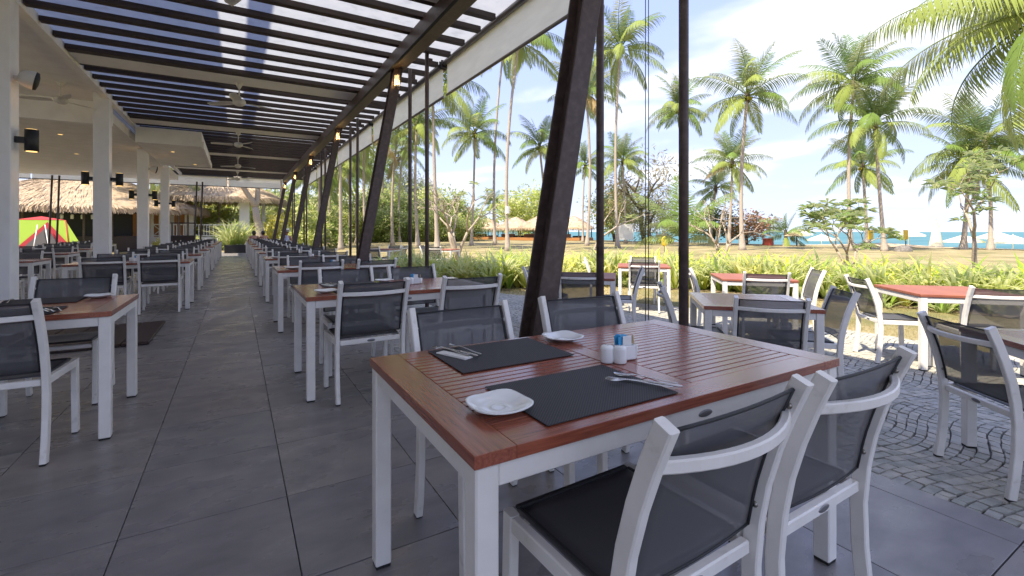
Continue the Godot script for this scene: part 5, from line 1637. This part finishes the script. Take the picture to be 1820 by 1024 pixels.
		part(ky, "cockpit", lathe_mesh([Vector2(0.2, 0), Vector2(0.24, 0.03), Vector2(0.2, 0.05), Vector2(0, 0.02)], 12), M.black_metal, Vector3(0, 0.55, 0))
	var sg := thing("yellow_sign", "small yellow sign on a stake in the lawn", "sign", V(20.6, GROUND, 18.2), -0.5)
	part(sg, "stake", tube_mesh([Vector3.ZERO, Vector3(0, 0.55, 0)], [0.02], 6), M.dark_bark)
	part(sg, "panel", lathe_mesh([Vector2(0, -0.28), Vector2(0.16, -0.18), Vector2(0.19, 0.0), Vector2(0.15, 0.2), Vector2(0, 0.33)], 6), M.yellow_paint, Vector3(0, 0.8, 0), Basis.from_scale(Vector3(1, 1, 0.35)))
	var bd := thing("white_board", "white notice board standing right of the very tall palm trunk", "board", V(38.0, GROUND, 39.2), -0.6)
	part(bd, "panel", block(-0.9, 0.9, 0.45, 2.2, -0.04, 0.04, 0.01), M.white_paint)
	for s in [-1, 1]: part(bd, "leg", block(s * 0.8 - 0.05, s * 0.8 + 0.05, 0, 0.46, -0.04, 0.04), M.white_paint)
	var rb := thing("crate", "red-brown crate on the lawn edge near the small palm", "crate", V(45.8, GROUND, 27.3), 0.3)
	part(rb, "body", block(-0.45, 0.45, 0.0, 0.62, -0.4, 0.4, 0.02), M.red_paint)
	part(rb, "lid", block(-0.48, 0.48, 0.62, 0.70, -0.43, 0.43, 0.02), M.red_paint)
	var kb := thing("palm_box", "small white box strapped to the thick palm trunk", "box", V(16.50, 2.75, 28.42))
	part(kb, "case", block(-0.22, 0.02, -0.28, 0.22, -0.05, 0.15, 0.02), M.white_paint)
	part(kb, "strap", tube_mesh([Vector3(-0.05, -0.1, -0.12), Vector3(0.12, -0.12, -0.12)], [0.02], 6), M.black_metal)
	for i in 2:
		var y := thing("yellow_flag_sign", "%s yellow marker between the palms before the sea" % ["left", "right"][i], "sign", V([42.5, 45.4][i], GROUND, [17.2, 16.0][i]))
		part(y, "post", tube_mesh([Vector3.ZERO, Vector3(0, 1.0, 0)], [0.04], 6), M.dark_bark)
		part(y, "panel", block(-0.4, 0.4, 0.75, 1.5, -0.03, 0.03, 0.01), M.yellow_paint)
	st = begin(true)
	lathe(st, [Vector2(0.62, 0), Vector2(0.6, 0.25), Vector2(0.42, 0.48), Vector2(0.15, 0.58), Vector2(0, 0.6)], 9, Vector3.ZERO, Vector3(1.2, 0.8, 0.8))
	solo("rock", done(st), M.rock, "grey boulder at the foot of the palms before the sea", "rock", V(39.9, GROUND - 0.05, 14.2))
	# litter on the pavers
	var lf := begin()
	quad(lf, Vector3(-0.05, 0.004, 0), Vector3(0, 0.014, -0.018), Vector3(0.05, 0.006, 0.004), Vector3(0.0, 0.004, 0.018))
	var lm := done(lf)
	var lv := [[2.99, 0.74, "largest yellow leaf by the tile edge"], [2.90, 0.70, "small brown leaf by the tile edge"], [3.55, 1.62, "yellow leaf further out on the pavers"], [3.30, 1.60, "pale leaf between the chairs on the pavers"]]
	for i in lv.size():
		solo("fallen_leaf", lm, M.croton, lv[i][2], "leaf", V(lv[i][0], GROUND + 0.012, lv[i][1]), i * 1.9, "fallen leaves")
	solo("paper_scrap", box_mesh(Vector3(0.045, 0.002, 0.03)), M.white_paper, "small white paper scrap on the pavers by the tile edge", "paper", V(2.93, GROUND + 0.012, 0.98), 0.5)

# ------------------------------------------------------------------ people at the far tables
# Field of tapered capsules joined smoothly, meshed as surface nets. bones: [from, to, radius, radius]
func body_mesh(bones: Array, cell: float, k := 0.035) -> ArrayMesh:
	var lo := Vector3(1e9, 1e9, 1e9)
	var hi := -lo
	for b in bones:
		var m := Vector3.ONE * (maxf(b[2], b[3]) + 0.08)
		lo = lo.min(b[0] - m).min(b[1] - m)
		hi = hi.max(b[0] + m).max(b[1] + m)
	var n := Vector3i(((hi - lo) / cell).ceil()) + Vector3i.ONE
	var f := PackedFloat32Array()
	f.resize(n.x * n.y * n.z)
	f.fill(1.0)
	for b in bones:
		var m := Vector3.ONE * (maxf(b[2], b[3]) + 0.075)
		var p: Vector3 = b[0]
		var d: Vector3 = b[1] - b[0]
		var dd := maxf(d.length_squared(), 1e-6)
		var i0 := Vector3i(((b[0].min(b[1]) - m - lo) / cell).floor()).clamp(Vector3i.ZERO, n - Vector3i.ONE)
		var i1 := Vector3i(((b[0].max(b[1]) + m - lo) / cell).ceil()).clamp(Vector3i.ZERO, n - Vector3i.ONE)
		for z in range(i0.z, i1.z + 1):
			for y in range(i0.y, i1.y + 1):
				var row := (z * n.y + y) * n.x
				for x in range(i0.x, i1.x + 1):
					var q := lo + Vector3(x, y, z) * cell - p
					var t := clampf(q.dot(d) / dd, 0.0, 1.0)
					var s: float = (q - d * t).length() - lerpf(b[2], b[3], t)
					var o := f[row + x]
					var h := maxf(k - absf(o - s), 0.0) / k
					f[row + x] = minf(o, s) - h * h * k * 0.25
	var st := begin(true)
	var at := {}
	var corner := [Vector3i(0, 0, 0), Vector3i(1, 0, 0), Vector3i(0, 1, 0), Vector3i(1, 1, 0), Vector3i(0, 0, 1), Vector3i(1, 0, 1), Vector3i(0, 1, 1), Vector3i(1, 1, 1)]
	var edges := [[0, 1], [2, 3], [4, 5], [6, 7], [0, 2], [1, 3], [4, 6], [5, 7], [0, 4], [1, 5], [2, 6], [3, 7]]
	for z in n.z - 1:
		for y in n.y - 1:
			for x in n.x - 1:
				var base := (z * n.y + y) * n.x + x
				if f[base] > cell * 2.5 or f[base] < -cell * 2.5: continue
				var v := []
				for c in corner: v.append(f[((z + c.z) * n.y + y + c.y) * n.x + x + c.x])
				var sum := Vector3.ZERO
				var cnt := 0
				for e in edges:
					var a: float = v[e[0]]
					var b: float = v[e[1]]
					if (a < 0) != (b < 0):
						sum += Vector3(corner[e[0]]).lerp(Vector3(corner[e[1]]), a / (a - b))
						cnt += 1
				if cnt: at[Vector3i(x, y, z)] = lo + (Vector3(x, y, z) + sum / cnt) * cell
	for c in at:
		for ax in 3:
			var u := (ax + 1) % 3
			var w := (ax + 2) % 3
			if c[u] == 0 or c[w] == 0: continue
			var e: Vector3i = c
			e[ax] += 1
			var a := f[(c.z * n.y + c.y) * n.x + c.x]
			var b := f[(e.z * n.y + e.y) * n.x + e.x]
			if (a < 0) == (b < 0): continue
			var c1: Vector3i = c
			c1[u] -= 1
			var c2: Vector3i = c1
			c2[w] -= 1
			var c3: Vector3i = c
			c3[w] -= 1
			if not (at.has(c1) and at.has(c2) and at.has(c3)): continue
			if a < 0: quad(st, at[c], at[c3], at[c2], at[c1])
			else: quad(st, at[c], at[c1], at[c2], at[c3])
	return done(st)

func seated(lean: float, turn_head: float, wide: float) -> Dictionary:
	var hip := Vector3(0, 0.54, 0.05)
	var chest := hip + Vector3(0, 0.34 * cos(lean), -0.34 * sin(lean))
	var neck := chest + Vector3(0, 0.17 * cos(lean * 1.2), -0.17 * sin(lean * 1.2))
	var head := neck + Vector3(0.02 * turn_head, 0.15, -0.03 - 0.05 * lean)
	var bones := [[hip, chest, 0.135, 0.125 * wide], [chest, chest.lerp(neck, 0.5), 0.12 * wide, 0.09], [neck - Vector3(0, 0.04, 0), neck + Vector3(0, 0.06, -0.01), 0.052, 0.05], [head + Vector3(0, -0.035, -0.025), head + Vector3(0, 0.035, 0.01), 0.068, 0.088]]
	var face := Basis(Vector3.UP, turn_head)
	bones.append([head + face * Vector3(0, -0.01, -0.085), head + face * Vector3(0, -0.035, -0.105), 0.012, 0.016])
	for s in [-1, 1]:
		var h := hip + Vector3(s * 0.085, -0.01, -0.02)
		var kn := Vector3(s * 0.13, 0.52, -0.42)
		var an := Vector3(s * 0.15, 0.08, -0.38)
		bones.append([h, kn, 0.092, 0.062])
		bones.append([kn, an, 0.058, 0.038])
		bones.append([an + Vector3(0, -0.035, 0.03), an + Vector3(s * 0.03, -0.045, -0.16), 0.036, 0.030])
		var sh := chest.lerp(neck, 0.62) + Vector3(s * 0.165 * wide, 0.0, 0)
		var el := sh + Vector3(s * 0.085, -0.24, -0.14)
		var wr := el + Vector3(-s * 0.10, 0.05, -0.23)
		bones.append([chest.lerp(neck, 0.5), sh, 0.085, 0.062])
		bones.append([sh, el, 0.052, 0.042])
		bones.append([el, wr, 0.041, 0.028])
		bones.append([wr, wr + Vector3(-s * 0.03, -0.005, -0.07), 0.030, 0.034])
		for k in 4: bones.append([wr + Vector3(-s * 0.035 + (k - 1.5) * 0.018, -0.005, -0.08), wr + Vector3(-s * 0.045 + (k - 1.5) * 0.019, -0.03, -0.135 - 0.01 * (k % 2)), 0.009, 0.008])
		bones.append([wr + Vector3(-s * 0.005, 0.0, -0.035), wr + Vector3(-s * 0.055, 0.01, -0.075), 0.011, 0.009])
		bones.append([head + face * Vector3(s * 0.085, -0.015, 0.0), head + face * Vector3(s * 0.09, 0.015, 0.005), 0.014, 0.016])
	return {"bones": bones, "head": head, "hip": hip, "chest": chest, "neck": neck, "face": face}

func build_people() -> void:
	var who := [
		["person", "person seen from behind with bare shoulders and dark hair, aisle end of the last table", V(0.80, 0, 27.75), 0.12, 0.25, 1.0],
		["person", "person seen from behind with dark tied hair, second from the aisle at the last table", V(1.30, 0, 27.80), 0.34, -0.5, 0.94],
		["person", "person in a white banded hat and pale top facing the viewer", V(1.93, 0, 23.55), PI + 0.2, 0.1, 0.95]]
	for i in 3:
		var w: Array = who[i]
		var p := seated([0.45, 0.5, 0.25][i], w[4], w[5])
		var t := thing("person", w[1], "person", w[2], w[3], "guests at the far tables")
		part(t, "body", body_mesh(p.bones, 0.022), M.skin)
		var hd: Vector3 = p.head
		var cloth := []
		for b in p.bones.slice(0, 1): cloth.append([b[0], b[0].lerp(b[1], 0.95 if i == 2 else 0.55), b[2] + 0.012, b[3] + 0.014])
		for s in [-1, 1]: cloth.append([p.hip + Vector3(s * 0.085, -0.01, -0.02), Vector3(s * 0.115, 0.525, -0.26), 0.104, 0.088])
		if i == 2: cloth.append([p.chest, p.chest.lerp(p.neck, 0.6), 0.135, 0.105])
		part(t, "clothing", body_mesh(cloth, 0.024), M.cloth_blue if i == 2 else M.swim_dark)
		var hair := [[hd + Vector3(0, 0.045, 0.012), hd + Vector3(0, -0.01, 0.045), 0.096, 0.085]]
		if i == 1: hair.append([hd + Vector3(0, 0.05, 0.10), hd + Vector3(0, 0.03, 0.14), 0.045, 0.035])
		else: hair.append([hd + Vector3(0, -0.02, 0.05), hd + Vector3(0, -0.16, 0.06), 0.075, 0.05])
		part(t, "hair", body_mesh(hair, 0.02), M.hair)
		if i == 2:
			var hat := part(t, "hat", lathe_mesh([Vector2(0.185, 0.045), Vector2(0.19, 0.052), Vector2(0.108, 0.062), Vector2(0.102, 0.15), Vector2(0.085, 0.172), Vector2(0, 0.168)], 22), M.hat, hd)
			part(hat, "hat_band", lathe_mesh([Vector2(0.1095, 0.068), Vector2(0.1075, 0.105)], 22), M.black_metal)
			part(t, "sunglasses", block(-0.075, 0.075, -0.005, 0.03, 0.082, 0.104, 0.006), M.black_metal, hd)

# ------------------------------------------------------------------ sky
func sky_image() -> Image:
	var w := 1536
	var h := 768
	var im := Image.create(w, h, false, Image.FORMAT_RGBF)
	var n := FastNoiseLite.new()
	n.seed = 12
	n.frequency = 0.75
	n.fractal_octaves = 6
	n.fractal_gain = 0.55
	var n2 := FastNoiseLite.new()
	n2.seed = 29
	n2.frequency = 0.22
	n2.fractal_octaves = 3
	for y in h:
		var el := (0.5 - (y + 0.5) / h) * PI
		var s := sin(el)
		for x in w:
			var c := Color(0.40, 0.42, 0.40)
			if s > -0.02:
				var az := TAU * (x + 0.5) / w
				var q := maxf(s, 0.0)
				var base := Color(0.155, 0.20, 0.40).lerp(Color(0.265, 0.308, 0.42), pow(1.0 - q, 3.6))
				var k := 1.0 / (q + 0.10)
				var px := cos(el) * cos(az) * k
				var pz := cos(el) * sin(az) * k
				var v := n.get_noise_3d(px * 0.8, pz * 1.5 + px * 0.5, 3.0) * 0.85 + n2.get_noise_2d(px * 1.6, pz * 1.6) * 0.6 + 0.13
				var cl := smoothstep(0.13, 0.64, v) * 0.95
				c = base.lerp(Color(0.41, 0.415, 0.44), cl)
				c = c.lerp(Color(0.29, 0.328, 0.405), 0.70 * exp(-q * 9.0))
			im.set_pixel(x, y, c)
	return im

func _ready() -> void:
	# camera: level, with the lens shifted down as an architectural photograph has it
	var cam := Camera3D.new()
	cam.name = "camera"
	var near := 0.05
	cam.projection = Camera3D.PROJECTION_FRUSTUM
	cam.size = 1024.0 / 831.5 * near
	cam.frustum_offset = Vector2(0, -100.0 / 831.5 * near)
	cam.near = near
	cam.far = 14000
	cam.position = Vector3(0, 1.206, 0)
	cam.rotation_degrees.y = -30.49
	cam.current = true
	add_child(cam)
	var env := Environment.new()
	env.background_mode = Environment.BG_SKY
	var sky := Sky.new()
	var sm := PanoramaSkyMaterial.new()
	sm.panorama = ImageTexture.create_from_image(sky_image())
	sky.sky_material = sm
	env.sky = sky
	env.background_energy_multiplier = 1.36
	env.tonemap_mode = Environment.TONE_MAPPER_LINEAR
	env.tonemap_exposure = 2.65
	env.sdfgi_enabled = true
	env.ssao_enabled = true
	env.ssil_enabled = true
	var we := WorldEnvironment.new()
	we.name = "environment"
	we.environment = env
	add_child(we)
	var sun := DirectionalLight3D.new()
	sun.name = "sun"
	sun.light_energy = 1.3
	sun.light_color = Color(1.0, 0.95, 0.86)
	sun.light_angular_distance = 0.5
	sun.shadow_enabled = true
	add_child(sun)
	sun.look_at_from_position(Vector3.ZERO, Vector3(0.545, -0.838, -0.09), Vector3.UP)
	make_materials()
	build_ground()
	build_floor()
	build_pavers()
	build_building()
	build_roof()
	build_posts()
	furnish()
	lay_table()
	build_hedge()
	build_palms()
	build_trees()
	build_far_things()
	build_people()
